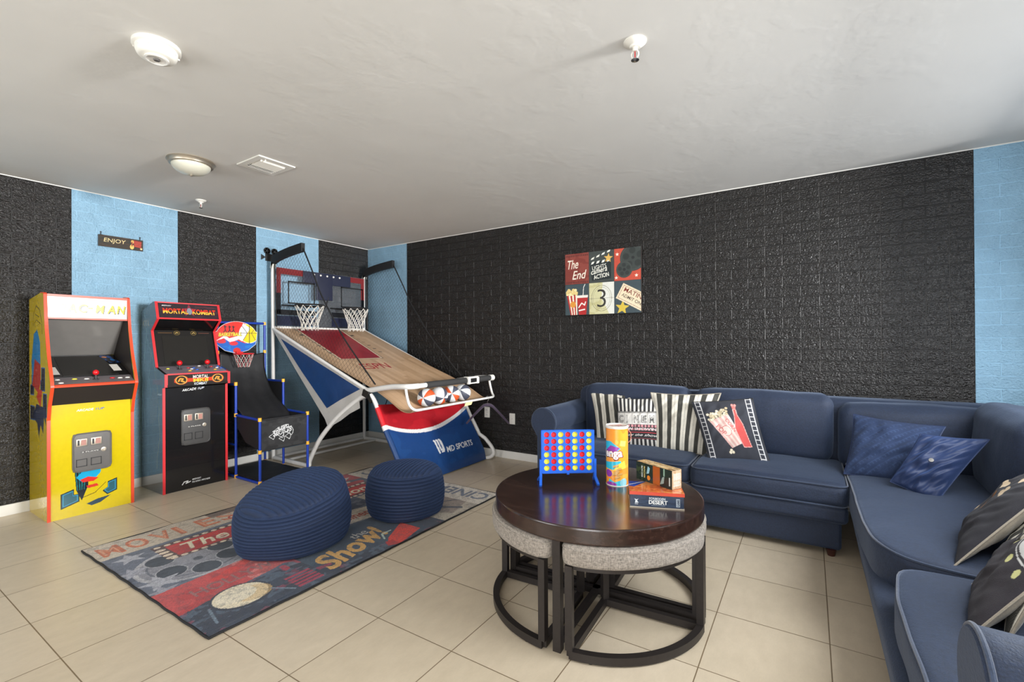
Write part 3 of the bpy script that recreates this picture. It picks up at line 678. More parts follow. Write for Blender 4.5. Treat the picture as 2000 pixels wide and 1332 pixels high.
# ================================================================== POUFS
def pouf(cx, cy, R, h, tilt, tdir, lab, squash=.0, sqdir=0, ribdir=.6, seed=1):
    nu, nv = 220, 130; mb = MB(); cols = []
    prof = []
    # profile param: side up, then across the top
    sideN = 80; topN = nv-sideN
    def P(a, b):
        ang = 2*PI*a; j = b*(nv-1)
        d = (math.cos(ang-tdir))
        H = h+tilt*d
        if j < sideN:
            s = j/(sideN-1); bul = (math.sin(PI*min(1, s*1.0)))**.6 if 0 < s < 1 else 0
            r = R*(.9+.12*bul); z = .012+H*.88*s
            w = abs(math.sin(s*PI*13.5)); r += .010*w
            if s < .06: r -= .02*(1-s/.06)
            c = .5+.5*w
        else:
            s = (j-sideN)/(topN-1); k = s*PI/2
            r = R*.9*math.cos(k)**.9 if s < 1 else 0; z = .012+H*.88+(h*.13)*math.sin(k)*(1+.0*d)
            px, py = r*math.cos(ang), r*math.sin(ang); q = px*math.cos(ribdir)+py*math.sin(ribdir)
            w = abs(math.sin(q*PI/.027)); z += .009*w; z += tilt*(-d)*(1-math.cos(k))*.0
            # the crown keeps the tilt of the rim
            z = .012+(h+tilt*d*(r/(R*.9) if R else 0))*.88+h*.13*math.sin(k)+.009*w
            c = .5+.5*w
        nz = mnoise.noise(Vector((math.cos(ang)*1.6+seed, math.sin(ang)*1.6, z*5)))
        r += R*.035*nz*(1 if j < sideN else r/(R*.9))
        sq = 1+squash*math.cos(2*(ang-sqdir))
        cols.append(c)
        return (cx+r*sq*math.cos(ang), cy+r*sq*math.sin(ang), z)
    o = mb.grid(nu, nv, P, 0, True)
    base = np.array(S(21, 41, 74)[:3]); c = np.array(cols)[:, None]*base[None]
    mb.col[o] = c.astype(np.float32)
    t = thing('pouf', lab, 'pouf', (cx, cy, .011), 'blue corduroy poufs')
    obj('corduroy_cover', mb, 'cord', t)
    mb = MB(); pts = []
    for k in range(60):
        a = 2*PI*k/60; d = math.cos(a-tdir); sq = 1+squash*math.cos(2*(a-sqdir))
        nz = mnoise.noise(Vector((math.cos(a)*1.6+seed, math.sin(a)*1.6, (.012+(h+tilt*d)*.88)*5)))
        rr = (R*.905+R*.035*nz)*sq; pts.append((cx+rr*math.cos(a), cy+rr*math.sin(a), .012+(h+tilt*d)*.88))
    o = 0; mb.tube(pts, .0055, 0, 6, closed=True); mb.col[0] = np.repeat(base[None]*.8, len(mb.v), 0).astype(np.float32); obj('rim_seam', mb, 'cord', t)
pouf(2.19, -2.43, .305, .345, .075, math.radians(105), 'slumped navy corduroy pouf with sloping top, nearer one on the rug', .03, math.radians(60), math.radians(95), 1)
pouf(2.40, -1.70, .262, .335, .0, 0, 'upright navy corduroy pouf with flat top, on the rug near the basketball game', .0, 0, math.radians(20), 5)

# ================================================================== ARCADE CABINETS
def yx(x): return x
def coin_door(t, cx, cz, w, h, x, art='grey_plastic'):
    """grey moulded coin door on the plane x, centred at y=cx"""
    mb = MB(); mb.rbox((x-.006, x+.008), (cx-w/2, cx+w/2), (cz-h/2, cz+h/2), .028, 0, 2, 4)
    # rounded frame ring
    mb2 = MB(); pts = []
    rr = .03
    for (sy, sz, a0) in ((1, 1, 0), (-1, 1, 90), (-1, -1, 180), (1, -1, 270)):
        for k in range(7):
            a = math.radians(a0+15*k); pts.append((x+.007, cx+sy*(w/2-rr)+rr*math.cos(a), cz+sz*(h/2-rr)+rr*math.sin(a)))
    d = obj('coin_door', mb, art, t, label='dark grey moulded coin door'); mb2.tube(pts, .005, 0, 8, closed=True); obj('door_rim', mb2, art, d)
    for s in (-1, 1):
        yy = cx-.02+s*w*.19; zz = cz+h*.27
        m1 = MB(); m1.box(x+.006, x+.014, yy-w*.15, yy+w*.15, zz-h*.1, zz+h*.1, bev=.003); a = obj('coin_slot', m1, 'chrome' if False else 'nickel', d)
        m1 = MB(); m1.box(x+.013, x+.016, yy-w*.02, yy+w*.11, zz-h*.07, zz+h*.07); obj('slot_insert', m1, M['slot_red'], a)
        m1 = MB(); m1.box(x+.013, x+.0155, yy-w*.11, yy-w*.06, zz-h*.07, zz+h*.07); obj('slot_gap', m1, 'dark_plastic', a)
        zz = cz-h*.27; m1 = MB()
        for q in ((yy-w*.14, yy+w*.14, zz-h*.1, zz-h*.085), (yy-w*.14, yy+w*.14, zz+h*.085, zz+h*.1), (yy-w*.14, yy-w*.125, zz-h*.1, zz+h*.1), (yy+w*.125, yy+w*.14, zz-h*.1, zz+h*.1)): m1.box(x+.006, x+.012, *q)
        obj('coin_return', m1, 'dark_plastic', d)
    m1 = MB(); m1.lathe([(0, x+.006), (.016, x+.007), (.016, x+.010), (.008, x+.011), (.008, x+.018), (0, x+.018)], (0, cx+w*.3, cz+.003), 0, 20, axis='x'); obj('door_lock', m1, 'nickel', d)
    m1 = MB(); cv = CV(w*.5, .012, .001, (70, 68, 66)); cv.text('2 PLAYS', .004, .003, .006, (225, 222, 215), w=w*.44, bold=.02); m1.art(cv, (x+.0085, cx-w*.3, cz-.004), (0, w*.5, 0), (0, 0, .012)); obj('price_plate', m1, 'art', d)
M['slot_red'] = pmat('coin_slot_red', S(176, 124, 112), .35)
def joystick(t, x, y, z, s=1):
    mb = MB(); mb.lathe([(0, 0), (.016*s, 0), (.016*s, .002), (.006*s, .004), (.0045*s, .03*s)], (x, y, z), 1, 16)
    mb.lathe([(0.001, .024*s)]+[(.0165*s*math.sin(PI*k/10), .042*s-.0175*s*math.cos(PI*k/10)) for k in range(1, 10)]+[(.001, .06*s)], (x, y, z), 0, 20); obj('joystick', mb, ['red_tube', 'dark_plastic'], t, label='red ball-top joystick')
def button(t, x, y, z, mat, r=.013):
    mb = MB(); mb.lathe([(0, 0), (r, 0), (r, .003), (r*.86, .005), (r*.8, .0075), (0, .008)], (x, y, z), 0, 18); obj('button', mb, mat, t)
def tmold(t, profile, ys, mat, wdt=.0095, name='edge_trim'):
    """coloured edge strip following the front edge of a side panel"""
    for y in ys:
        mb = MB(); n = len(profile)
        for (a, b) in zip(profile[:-1], profile[1:]):
            A, B = Vector((a[0], 0, a[1])), Vector((b[0], 0, b[1])); d = (B-A).normalized(); nn = Vector((d.z, 0, -d.x))
            mb.obox((A+B)/2+Vector((0, y, 0))+nn*.001, (B-A)/2+d*.001, (0, wdt, 0), nn*.0022)
        obj(name, mb, mat, t)
def arc_pts(P, n=10): return [(p.x, p.z) for p in smooth_path([(a, 0, b) for a, b in P], n)]

def yellow_cabinet():
    y0, y1 = -3.137, -2.652; T = .016
    t = thing('arcade_cabinet', 'bright yellow arcade cabinet with orange-red edges, left of the black one', 'arcade machine', ((.25), (y0+y1)/2, 0))
    curve = arc_pts([(.372, 1.575), (.385, 1.47), (.405, 1.33), (.452, 1.15), (.51, 1.0), (.530, .935)], 6)
    front = [(.445, 0), (.447, .40), (.475, .80), (.530, .928)][:]
    front = [(.445, 0), (.445, .70), (.470, .80), (.530, .930)]
    prof = [(.02, 0)]+front+curve[::-1][1:]+[(.36, 1.584), (.30, 1.588), (.022, 1.553)]
    # side print (left side is seen)
    W, H = .56, 1.6
    cv = CV(W, H, .0028, (206, 176, 12))
    # generic maze brackets and colour shapes; u = distance from the back
    def blk(P, c): cv.poly(P, (20, 24, 40)); cv.line(P, .006, c, closed=True)
    for P in ([(.05, .86), (.14, .86), (.14, 1.0), (.09, 1.0), (.09, .93), (.05, .93)], [(.30, .9), (.40, .9), (.40, 1.06), (.32, 1.06), (.32, .97), (.30, .97)], [(.05, .68), (.16, .68), (.16, .78), (.05, .78)], [(.36, .72), (.44, .72), (.44, .88), (.36, .88)]): blk(P, (40, 110, 190))
    cv.poly([(.12, .7), (.22, .66), (.26, .56), (.3, .66), (.36, .6), (.38, .72), (.42, .66), (.42, .78), (.2, .8)], (26, 40, 72))
    cv.poly([(.1, .95), (.08, 1.1), (.14, 1.3), (.22, 1.33), (.29, 1.24), (.3, 1.05), (.2, .92)], (24, 132, 190)); cv.poly([(.1, .93), (.16, 1.12), (.3, 1.08), (.3, .95), (.24, .88)], (196, 52, 40))
    cv.poly([(.2, .85), (.26, .91), (.34, .9), (.3, .78)], (214, 58, 34))
    cv.line([(.12, 1.36), (.13, 1.44), (.2, 1.5), (.28, 1.47), (.33, 1.38), (.34, 1.3)], .007, (84, 70, 10)); cv.line([(.18, 1.44), (.26, 1.42)], .006, (84, 70, 10)); cv.line([(.14, 1.36), (.2, 1.4), (.3, 1.37)], .006, (84, 70, 10))
    for k, yy in ((0, y0), (1, y1-T)):
        mb = MB(); mb.prism(prof, yy, yy+T, lambda a, b, d: (a, d, b), 1)
        if k == 0:   # printed skin: grid cells whose centre is inside the profile
            pm = CV(W, H, .0028); inside = pm.pmask([(a, b) for a, b in prof]); ny, nx = inside.shape
            vs = [(pm.X[j, i], y0-.0006, pm.Y[j, i]) for j in range(ny) for i in range(nx)]
            fs = [(j*nx+i, j*nx+i+1, (j+1)*nx+i+1, (j+1)*nx+i) for j in range(ny-1) for i in range(nx-1) if inside[j, i] and inside[j+1, i+1] and inside[j, i+1] and inside[j+1, i]]
            o = mb.add(vs, fs, 0, False); mb.col[o] = cv.a[:ny, :nx].reshape(-1, 3)
        sp = obj('side_panel', mb, ['art_side', M['yellow_body'], ], t, label='glossy yellow printed side panel')
        yi = yy+T+.0004 if k == 0 else yy-.0004; mb = MB(); mb.prism([(.10, .82), (.46, .82), (.515, .93), (.44, 1.15), (.395, 1.33), (.37, 1.55), (.10, 1.54)], yi-.0003, yi+.0003, lambda a, b, d: (a, d, b)); obj('inner_lining', mb, 'metal_apron', sp, label='black inner lining')
    tmold(t, [(.445, 0), (.445, .70), (.470, .80), (.530, .930)]+curve[::-1][1:]+[(.36, 1.584), (.30, 1.588)], (y0+T/2, y1-T/2), 'orange_trim')
    a, b = y0+T, y1-T
    # back and top
    mb = MB(); mb.box(.02, .034, a, b, 0, 1.55, 0); mb.prism([(.034, 1.54), (.30, 1.575), (.30, 1.585), (.034, 1.55)], a, b, lambda p, q, d: (p, d, q), 0); obj('back_panel', mb, 'dark_plastic', t)
    # marquee
    w, h = b-a, .145; cv = CV(w, h, .0022, (232, 230, 222))
    cv.poly([(0, h*.38), (.16, h*.42), (.2, 0), (0, 0)], (240, 236, 226)); cv.line([(0, h*.42), (.17, h*.46), (.17, h)], .002, (206, 196, 160)); cv.line([(.17, h*.46), (.185, 0)], .002, (206, 196, 160))  # pale patch and edge lines paint a window's reflection
    for i, (ch, x) in enumerate(zip('PAC-MAN', (.05, .105, .165, .22, .262, .33, .388))): 
        cv.text(ch, x+.004, .04-.004, .062, (40, 36, 30), w=.05 if ch not in '-' else .03, shear=.1, bold=.03, ang=-.05) if ch != '-' else cv.rect(x, x+.028, .066, .078, (40, 36, 30))
        cv.text(ch, x, .04, .062, (244, 206, 30), w=.05 if ch not in '-' else .03, shear=.1, bold=.018, ang=-.05) if ch != '-' else cv.rect(x+.002, x+.026, .068, .076, (244, 206, 30))
    mb = MB(); mb.box(.30, .3755, a, b, 1.415, 1.562, 1); mb.art(cv, (.3762, a, 1.416), (0, w, 0), (-.0, 0, h)); m = obj('marquee', mb, ['art_gloss', 'white_plastic'], t, label='white marquee with painted window reflection, reading PAC-MAN'.replace('PAC-MAN', 'yellow lettering'))
    mb = MB(); mb.box(.32, .38, a, b, 1.562, 1.578, 0); mb.box(.34, .384, a, b, 1.404, 1.416, 0); obj('marquee_trim', mb, 'orange_trim', t)
    # inner cavity: back board, monitor shelf, screen
    mb = MB(); mb.prism([(.30, 1.41), (.10, 1.14), (.09, 1.15), (.29, 1.42)], a, b, lambda p, q, d: (p, d, q)); obj('bezel_board', mb, M['bezel_reflected_grey'], t, label='glossy inner board, ceiling reflection painted as grey')
    s0, s1 = Vector((.11, 0, 1.135)), Vector((.44, 0, .992)); d = (s1-s0); nn = Vector((-d.z, 0, d.x)).normalized()
    def on(u, y, off=0): p = s0+d*u+nn*off; return (p.x, y, p.z)
    mb = MB(); vs = [on(0, a), on(1, a), on(1, b), on(0, b), on(0, a, -.012), on(1, a, -.012), on(1, b, -.012), on(0, b, -.012)]; mb.add(vs, [(0, 1, 2, 3), (4, 7, 6, 5), (0, 4, 5, 1), (2, 6, 7, 3), (1, 5, 6, 2), (0, 3, 7, 4)]); obj('monitor_surround', mb, 'black_gloss', t)
    mb = MB(); ya, yb = a+.09, b-.09; vs = [on(.08, ya, .003), on(.97, ya-.02, .003), on(.97, yb+.02, .003), on(.08, yb, .003)]; mb.add(vs+[(v[0], v[1], v[2]-.004) for v in vs], [(0, 1, 2, 3), (4, 7, 6, 5), (0, 4, 5, 1), (1, 5, 6, 2), (2, 6, 7, 3), (3, 7, 4, 0)]); obj('screen', mb, 'screen', t, label='dark switched-off monitor screen')
    for u0, u1, (q0, q1), c in ((.55, .9, (a+.008, a+.06), 0), (.5, .82, (b-.085, b-.035), 0)): mb = MB(); mb.add([on(u0, q0, .004), on(u1, q0, .004), on(u1, q1, .004), on(u0, q1, .004)], [(0, 1, 2, 3)]); obj('instruction_card', mb, 'white_plastic', t)
    cv = CV(.09, .16, .002, (22, 22, 26)); cv.blotch((30, 70, 130), .5, 3, 5, .9); cv.ell(.03, .12, .02, .012, (214, 130, 50)); cv.ell(.06, .06, .018, .02, (40, 96, 150))
    mb = MB(); p0, p1, p2 = Vector(on(.42, b-.07, .0035)), Vector(on(.42, b-.001, .0035)), Vector(on(.02, b-.11, .0035)); mb.art(cv, p0, p1-p0, p2-p0); obj('bezel_print', mb, 'art_gloss', t)
    # control deck
    e0, e1 = Vector((.435, 0, .990)), Vector((.522, 0, .944)); dd = e1-e0
    mb = MB(); mb.prism([(.435, .990), (.522, .944), (.512, .93), (.43, .975)], a, b, lambda p, q, d: (p, d, q)); obj('control_deck', mb, 'grey_deck', t)
    mb = MB(); mb.prism([(.522, .946), (.531, .940), (.529, .926), (.518, .93)], a, b, lambda p, q, d: (p, d, q)); obj('deck_trim', mb, 'orange_trim', t)
    def dk(u, y): p = e0+dd*u; return (p.x, y, p.z)
    joystick(t, *dk(.45, -2.885), 1.15)
    for (u, y, m) in ((.35, -3.09, 'white_plastic'), (.8, -3.08, 'white_plastic'), (.35, -3.0, 'disc_yellow'), (.4, -2.935, 'white_plastic'), (.45, -2.79, 'red_tube'), (.5, -2.745, 'white_plastic'), (.5, -2.70, 'white_plastic')): button(t, *dk(u, y), m, .015)
    # black apron and yellow front
    mb = MB(); mb.prism([(.522, .93), (.462, .802), (.452, .81), (.51, .93)], a, b, lambda p, q, d: (p, d, q)); obj('apron', mb, 'metal_apron', t, label='black sloping apron')
    w, h = b-a, .80; cv = CV(w, h, .0022, (212, 188, 12))
    for sx, P in ((1, [(.055, .07), (.15, .10), (.15, .15), (.12, .15), (.12, .19), (.055, .17)]), (1, [(.285, .14), (.315, .16), (.315, .2), (.365, .215), (.365, .13), (.31, .11)])): cv.poly(P, (44, 96, 110)); cv.line(P, .006, (26, 36, 44), closed=True); cv.line([(p[0]*.8+.2*(sum(q[0] for q in P)/6), p[1]*.8+.2*(sum(q[1] for q in P)/6)) for p in P], .004, (60, 150, 190), closed=True)
    cv.poly([(.125, .34), (.2, .345), (.2, .2), (.165, .1), (.135, .18)], (24, 34, 46))
    for k in range(4): cv.line([(.132+k*.018, .33), (.142+k*.012, .18)], .005, (30, 118, 120))
    cv.poly([(.135, .27), (.17, .31), (.23, .335), (.275, .32), (.27, .28), (.235, .24), (.16, .24)], (26, 168, 214)); cv.poly([(.155, .25), (.2, .265), (.26, .245), (.23, .225), (.17, .23)], (220, 52, 44))
    cv.line([(.17, .12), (.24, .14), (.3, .2)], .004, (30, 28, 24)); cv.poly([(.19, .2), (.25, .205), (.26, .185), (.2, .18)], (214, 60, 44))
    cv.poly([(.19, .07), (.25, .09), (.33, .1), (.27, .06), (.22, .05)], (40, 66, 84))
    mb = MB(); mb.box(.36, .4405, a, b, .0, .80, 1); mb.art(cv, (.4412, a, .0), (0, w, 0), (0, 0, .80)); f = obj('front_panel', mb, ['art_gloss', M['yellow_body']], t, label='yellow lower front panel with printed shapes')
    cv = CV(.18, .03, .0012, (212, 188, 12)); 
    cv.text('ARCADE', .006, .007, .016, (250, 248, 240), w=.095, shear=.2, bold=.015); cv.text('1UP', .112, .007, .016, (60, 96, 170), w=.05, shear=.2, bold=.015)
    mb = MB(); mb.art(cv, (.4418, -2.99, .735), (0, .18, 0), (0, 0, .03)); obj('maker_lettering', mb, 'art_gloss', f)
    coin_door(t, (-3.004-2.792)/2, .445, .213, .27, .4412)
M['yellow_body'] = pmat('yellow_laminate', S(208, 182, 12), .15, var=.01, coat=.5)
M['bezel_reflected_grey'] = pmat('board_ceiling_reflection', S(124, 121, 117), .16, var=.03, coat=.4)  # grey base colour stands for the ceiling mirrored in a dark board
M['grey_deck'] = pmat('grey_control_deck', S(98, 92, 94), .35, var=.04)
M['metal_apron'] = pmat('black_apron', S(34, 28, 24), .5, var=.04)
yellow_cabinet()

def black_cabinet():
    y0, y1 = -2.458, -1.962; T = .016
    t = thing('arcade_cabinet', 'black arcade cabinet with red edges and two red joysticks, right of the yellow one', 'arcade machine', (.25, (y0+y1)/2, 0))
    prof = [(.02, 0), (.44, 0), (.44, .862), (.482, .872), (.483, .975), (.31, 1.030), (.222, 1.335), (.335, 1.432), (.296, 1.575), (.262, 1.575), (.022, 1.50)]
    W, H = .50, 1.6; cv = CV(W, H, .003, (58, 62, 68)); cv.blotch((78, 84, 92), .5, 3, 6, .6); cv.blotch((36, 38, 44), .6, 9, 9, .6)
    def bolt(P, w=.006, c=(150, 186, 196)):
        Q = []
        for i in range(len(P)-1):
            for k in range(6): q = k/6; Q.append((P[i][0]+(P[i+1][0]-P[i][0])*q+RNG.uniform(-.012, .012), P[i][1]+(P[i+1][1]-P[i][1])*q+RNG.uniform(-.008, .008)))
        cv.line(Q+[P[-1]], w, c, .8)
    bolt([(.1, 1.5), (.13, 1.3), (.22, 1.15), (.3, 1.0)]); bolt([(.13, 1.3), (.08, 1.1), (.05, .8), (.1, .5)]); bolt([(.3, 1.0), (.36, .8), (.38, .5), (.33, .2)], .005, (160, 160, 110)); bolt([(.22, 1.15), (.18, .95), (.24, .75)]); bolt([(.05, .8), (.02, .4)])
    cv.rect(.05, .2, 1.36, 1.44, (104, 92, 80), .7); cv.text('MORTAL', .06, 1.375, .05, (172, 150, 120), w=.13, bold=.02)
    cv.rect(.25, .44, .89, .93, (128, 40, 40), .8); cv.text('MIDWAY', .35, .8, .018, (210, 220, 230), w=.08, shear=.2, bold=.012); cv.poly([(.2, .55), (.32, .6), (.36, .8), (.26, .85), (.2, .75)], (96, 84, 78), .7)
    for k, yy in ((0, y0), (1, y1-T)):
        mb = MB(); mb.prism(prof, yy, yy+T, lambda a, b, d: (a, d, b), 1)
        if k == 0:
            pm = CV(W, H, .003); inside = pm.pmask(prof); ny, nx = inside.shape
            vs = [(pm.X[j, i], y0-.0006, pm.Y[j, i]) for j in range(ny) for i in range(nx)]
            fs = [(j*nx+i, j*nx+i+1, (j+1)*nx+i+1, (j+1)*nx+i) for j in range(ny-1) for i in range(nx-1) if inside[j, i] and inside[j+1, i+1] and inside[j, i+1] and inside[j+1, i]]
            o = mb.add(vs, fs, 0, False); mb.col[o] = cv.a[:ny, :nx].reshape(-1, 3)
        obj('side_panel', mb, ['art_side', 'black_gloss'], t, label='mirror-glossy dark side panel with lightning print')
    ys = (y0+T/2, y1-T/2)
    tmold(t, [(.44, 0), (.44, .862)], ys, 'red_trim'); tmold(t, [(.482, .872), (.483, .975)], ys, 'red_trim', .011, 'deck_edge_trim')
    tmold(t, [(.31, 1.030), (.222, 1.335), (.335, 1.432), (.296, 1.575)], ys, 'red_trim', .0095, 'upper_edge_trim')
    a, b = y0+T, y1-T; w = b-a
    mb = MB(); mb.box(.02, .034, a, b, 0, 1.50); mb.prism([(.034, 1.49), (.27, 1.563), (.27, 1.575), (.034, 1.50)], a, b, lambda p, q, d: (p, d, q)); obj('back_panel', mb, 'dark_plastic', t)
    # marquee (leans forward at the bottom)
    B, Tt = Vector((.332, a, 1.442)), Vector((.298, a, 1.567)); h = (Tt-B).length; cv = CV(w, h, .0022, (46, 38, 44))
    cv.blotch((70, 44, 52), .55, 3, 6, .6); cv.star(w*.5, h*.55, .06, (150, 50, 70), .7); cv.ell(w*.5, h*.5, .02, .03, (130, 150, 160), .8)
    for nm, x in (('MORTAL', .035), ('KOMBAT', .255)):
        V = np.zeros(cv.X.shape, bool); before = cv.a.copy(); cv.text(nm, x-.002, h*.28, .05, (120, 24, 20), w=.19, bold=.035); cv.text(nm, x, h*.30, .046, (224, 60, 36), w=.186, bold=.018)
        mid = (cv.Y < h*.48) & (np.abs(cv.a-np.array(S(224, 60, 36)[:3])).sum(2) < .01); cv.put(mid, (244, 196, 70))
    cv.text('MIDWAY', .03, h*.8, .009, (235, 235, 235), w=.07, shear=.2, bold=.012); cv.rect(w*.6, w*.93, h*.82, h*.84, (120, 60, 70))
    mb = MB(); mb.art(cv, B, (0, w, 0), Tt-B); mb.prism([(.331, 1.442), (.297, 1.567), (.22, 1.56), (.22, 1.442)], a, b, lambda p, q, d: (p, d, q), 1); obj('marquee', mb, ['art_gloss', 'dark_plastic'], t, label='dark marquee with red and gold lettering')
    mb = MB(); mb.prism([(.297, 1.567), (.298, 1.577), (.275, 1.577), (.275, 1.567)], a, b, lambda p, q, d: (p, d, q)); mb.prism([(.337, 1.430), (.334, 1.443), (.31, 1.443), (.31, 1.432)], a, b, lambda p, q, d: (p, d, q)); obj('marquee_trim', mb, 'red_trim', t)
    # screen bezel
    s0, s1 = Vector((.205, a, 1.34)), Vector((.29, a, 1.03)); d = s1-s0; h = d.length
    cv = CV(w, h, .0025, (26, 25, 25)); 
    for cx in (w*.38, w*.66): cv.ell(cx, h*.93, .024, .02, (110, 92, 50)); cv.ell(cx, h*.93, .019, .015, (30, 28, 26)); cv.line([(cx-.01, h*.92), (cx, h*.945), (cx+.01, h*.925)], .006, (190, 160, 90))
    cv.rect(w*.08, w*.3, h*.915, h*.94, (96, 70, 44), .8); cv.rect(w*.74, w*.93, h*.915, h*.94, (96, 60, 50), .8)
    mb = MB(); mb.art(cv, s1, (0, w, 0), s0-s1, 0); mb.prism([(.205, 1.34), (.29, 1.03), (.27, 1.03), (.185, 1.34)], a, b, lambda p, q, dd: (p-.001, dd, q), 1); obj('screen_bezel', mb, ['art_gloss', 'black_gloss'], t)
    mb = MB(); nn = Vector((-d.z, 0, d.x)).normalized()*.0025; nn = -nn if nn.x < 0 else nn
    def on(u, y): p = s0+d*u; return Vector((p.x, y, p.z))+nn
    vs = [on(.16, a+.06), on(.93, a+.06), on(.93, b-.06), on(.16, b-.06)]; mb.add(vs+[Vector(v)-nn*1.5 for v in vs], [(0, 1, 2, 3), (4, 7, 6, 5), (0, 4, 5, 1), (1, 5, 6, 2), (2, 6, 7, 3), (3, 7, 4, 0)]); obj('screen', mb, 'screen', t, label='dark switched-off monitor screen')
    mb = MB(); mb.prism([(.21, 1.345), (.33, 1.44), (.29, 1.44), (.2, 1.36)], a, b, lambda p, q, dd: (p, dd, q)); obj('speaker_panel', mb, 'black_gloss', t)
    # deck
    e0, e1 = Vector((.30, a, 1.034)), Vector((.484, a, .976)); h = (e1-e0).length; cv = CV(w, h, .0025, (128, 122, 130)); cv.blotch((110, 104, 114), .5, 4, 8, .6)
    mb = MB(); mb.art(cv, e1, (0, w, 0), e0-e1); mb.prism([(.30, 1.033), (.484, .975), (.478, .874), (.30, .874)], a, b, lambda p, q, dd: (p, dd, q), 1); dkk = obj('control_deck', mb, ['art', 'dark_plastic'], t, label='mauve grey control deck')
    def dk(u, y): p = e0+(e1-e0)*u; return (p.x, y, p.z)
    joystick(t, *dk(.42, a+.13), 1.25); joystick(t, *dk(.42, a+.345), 1.25)
    for (u, y, m) in ((.35, .05, 'disc_yellow'), (.35, .20, 'red_tube'), (.72, .185, 'yellow_plastic'), (.5, .215, 'white_plastic'), (.38, .24, 'blue_plastic'), (.6, .25, 'blue_plastic'), (.3, .385, 'red_tube'), (.7, .385, 'yellow_plastic'), (.45, .42, 'white_plastic'), (.3, .44, 'blue_plastic'), (.55, .445, 'blue_plastic'), (.15, .30, 'white_plastic')): button(t, *dk(u, a+y), m, .0125)
    # deck face
    h = .105; cv = CV(w, h, .002, (40, 33, 29)); cv.rect(.05, w-.05, h*.33, h*.62, (206, 62, 32))
    for cx in (.10, w-.085):
        cv.ell(cx, h*.5, .05, .038, (206, 80, 40)); cv.ell(cx, h*.5, .042, .036, (222, 176, 84)); cv.ell(cx, h*.5, .036, .031, (44, 34, 26)); cv.line([(cx-.02, h*.42), (cx-.008, h*.62), (cx+.012, h*.58), (cx, h*.42), (cx+.02, h*.34)], .012, (206, 150, 62))
    cv.text('MORTAL', w*.40, h*.58, .028, (226, 222, 214), w=.12, bold=.015); cv.text('MKII', w*.405, h*.28, .03, (240, 190, 60), w=.115, bold=.03); cv.text('KOMBAT', w*.42, h*.03, .022, (210, 216, 220), w=.10, bold=.02)
    mb = MB(); mb.art(cv, (.4855, a, .873), (0, w, 0), (-.001, 0, h-.003)); obj('deck_face', mb, 'art_gloss', t, label='dark deck face with two gold round emblems')
    mb = MB(); mb.box(.4795, .488, a, b, .969, .980); obj('deck_trim', mb, 'red_trim', t)
    # lower front
    h = .858; cv = CV(w, h, .0024, (22, 21, 22))
    cv.text('ARCADE', w*.27, h-.034, .02, (236, 236, 234), w=.11, ang=.06, shear=.2, bold=.015); cv.text('1UP', w*.27+.12, h-.026, .018, (226, 230, 240), w=.05, ang=.06, shear=.2, bold=.015)
    cv.line([(w*.27, .045), (w*.3, .065), (w*.36, .068), (w*.33, .05), (w*.4, .06)], .007, (230, 230, 228)); cv.text('MIDWAY', w*.43, .066, .013, (230, 230, 228), w=.07, shear=.2, bold=.015); cv.text('CLASSIC ARCADE', w*.43, .045, .012, (230, 230, 228), w=.14, shear=.2, bold=.015)
    mb = MB(); mb.box(.40, .4325, a, b, 0, h, 1); mb.art(cv, (.4332, a, 0), (0, w, 0), (0, 0, h)); obj('front_panel', mb, ['art_gloss', 'black_gloss'], t, label='glossy black lower front panel')
    coin_door(t, -2.215, .522, .215, .295, .4335, 'dark_door')
M['dark_door'] = pmat('dark_coin_door', S(66, 65, 64), .4, var=.05)
black_cabinet()

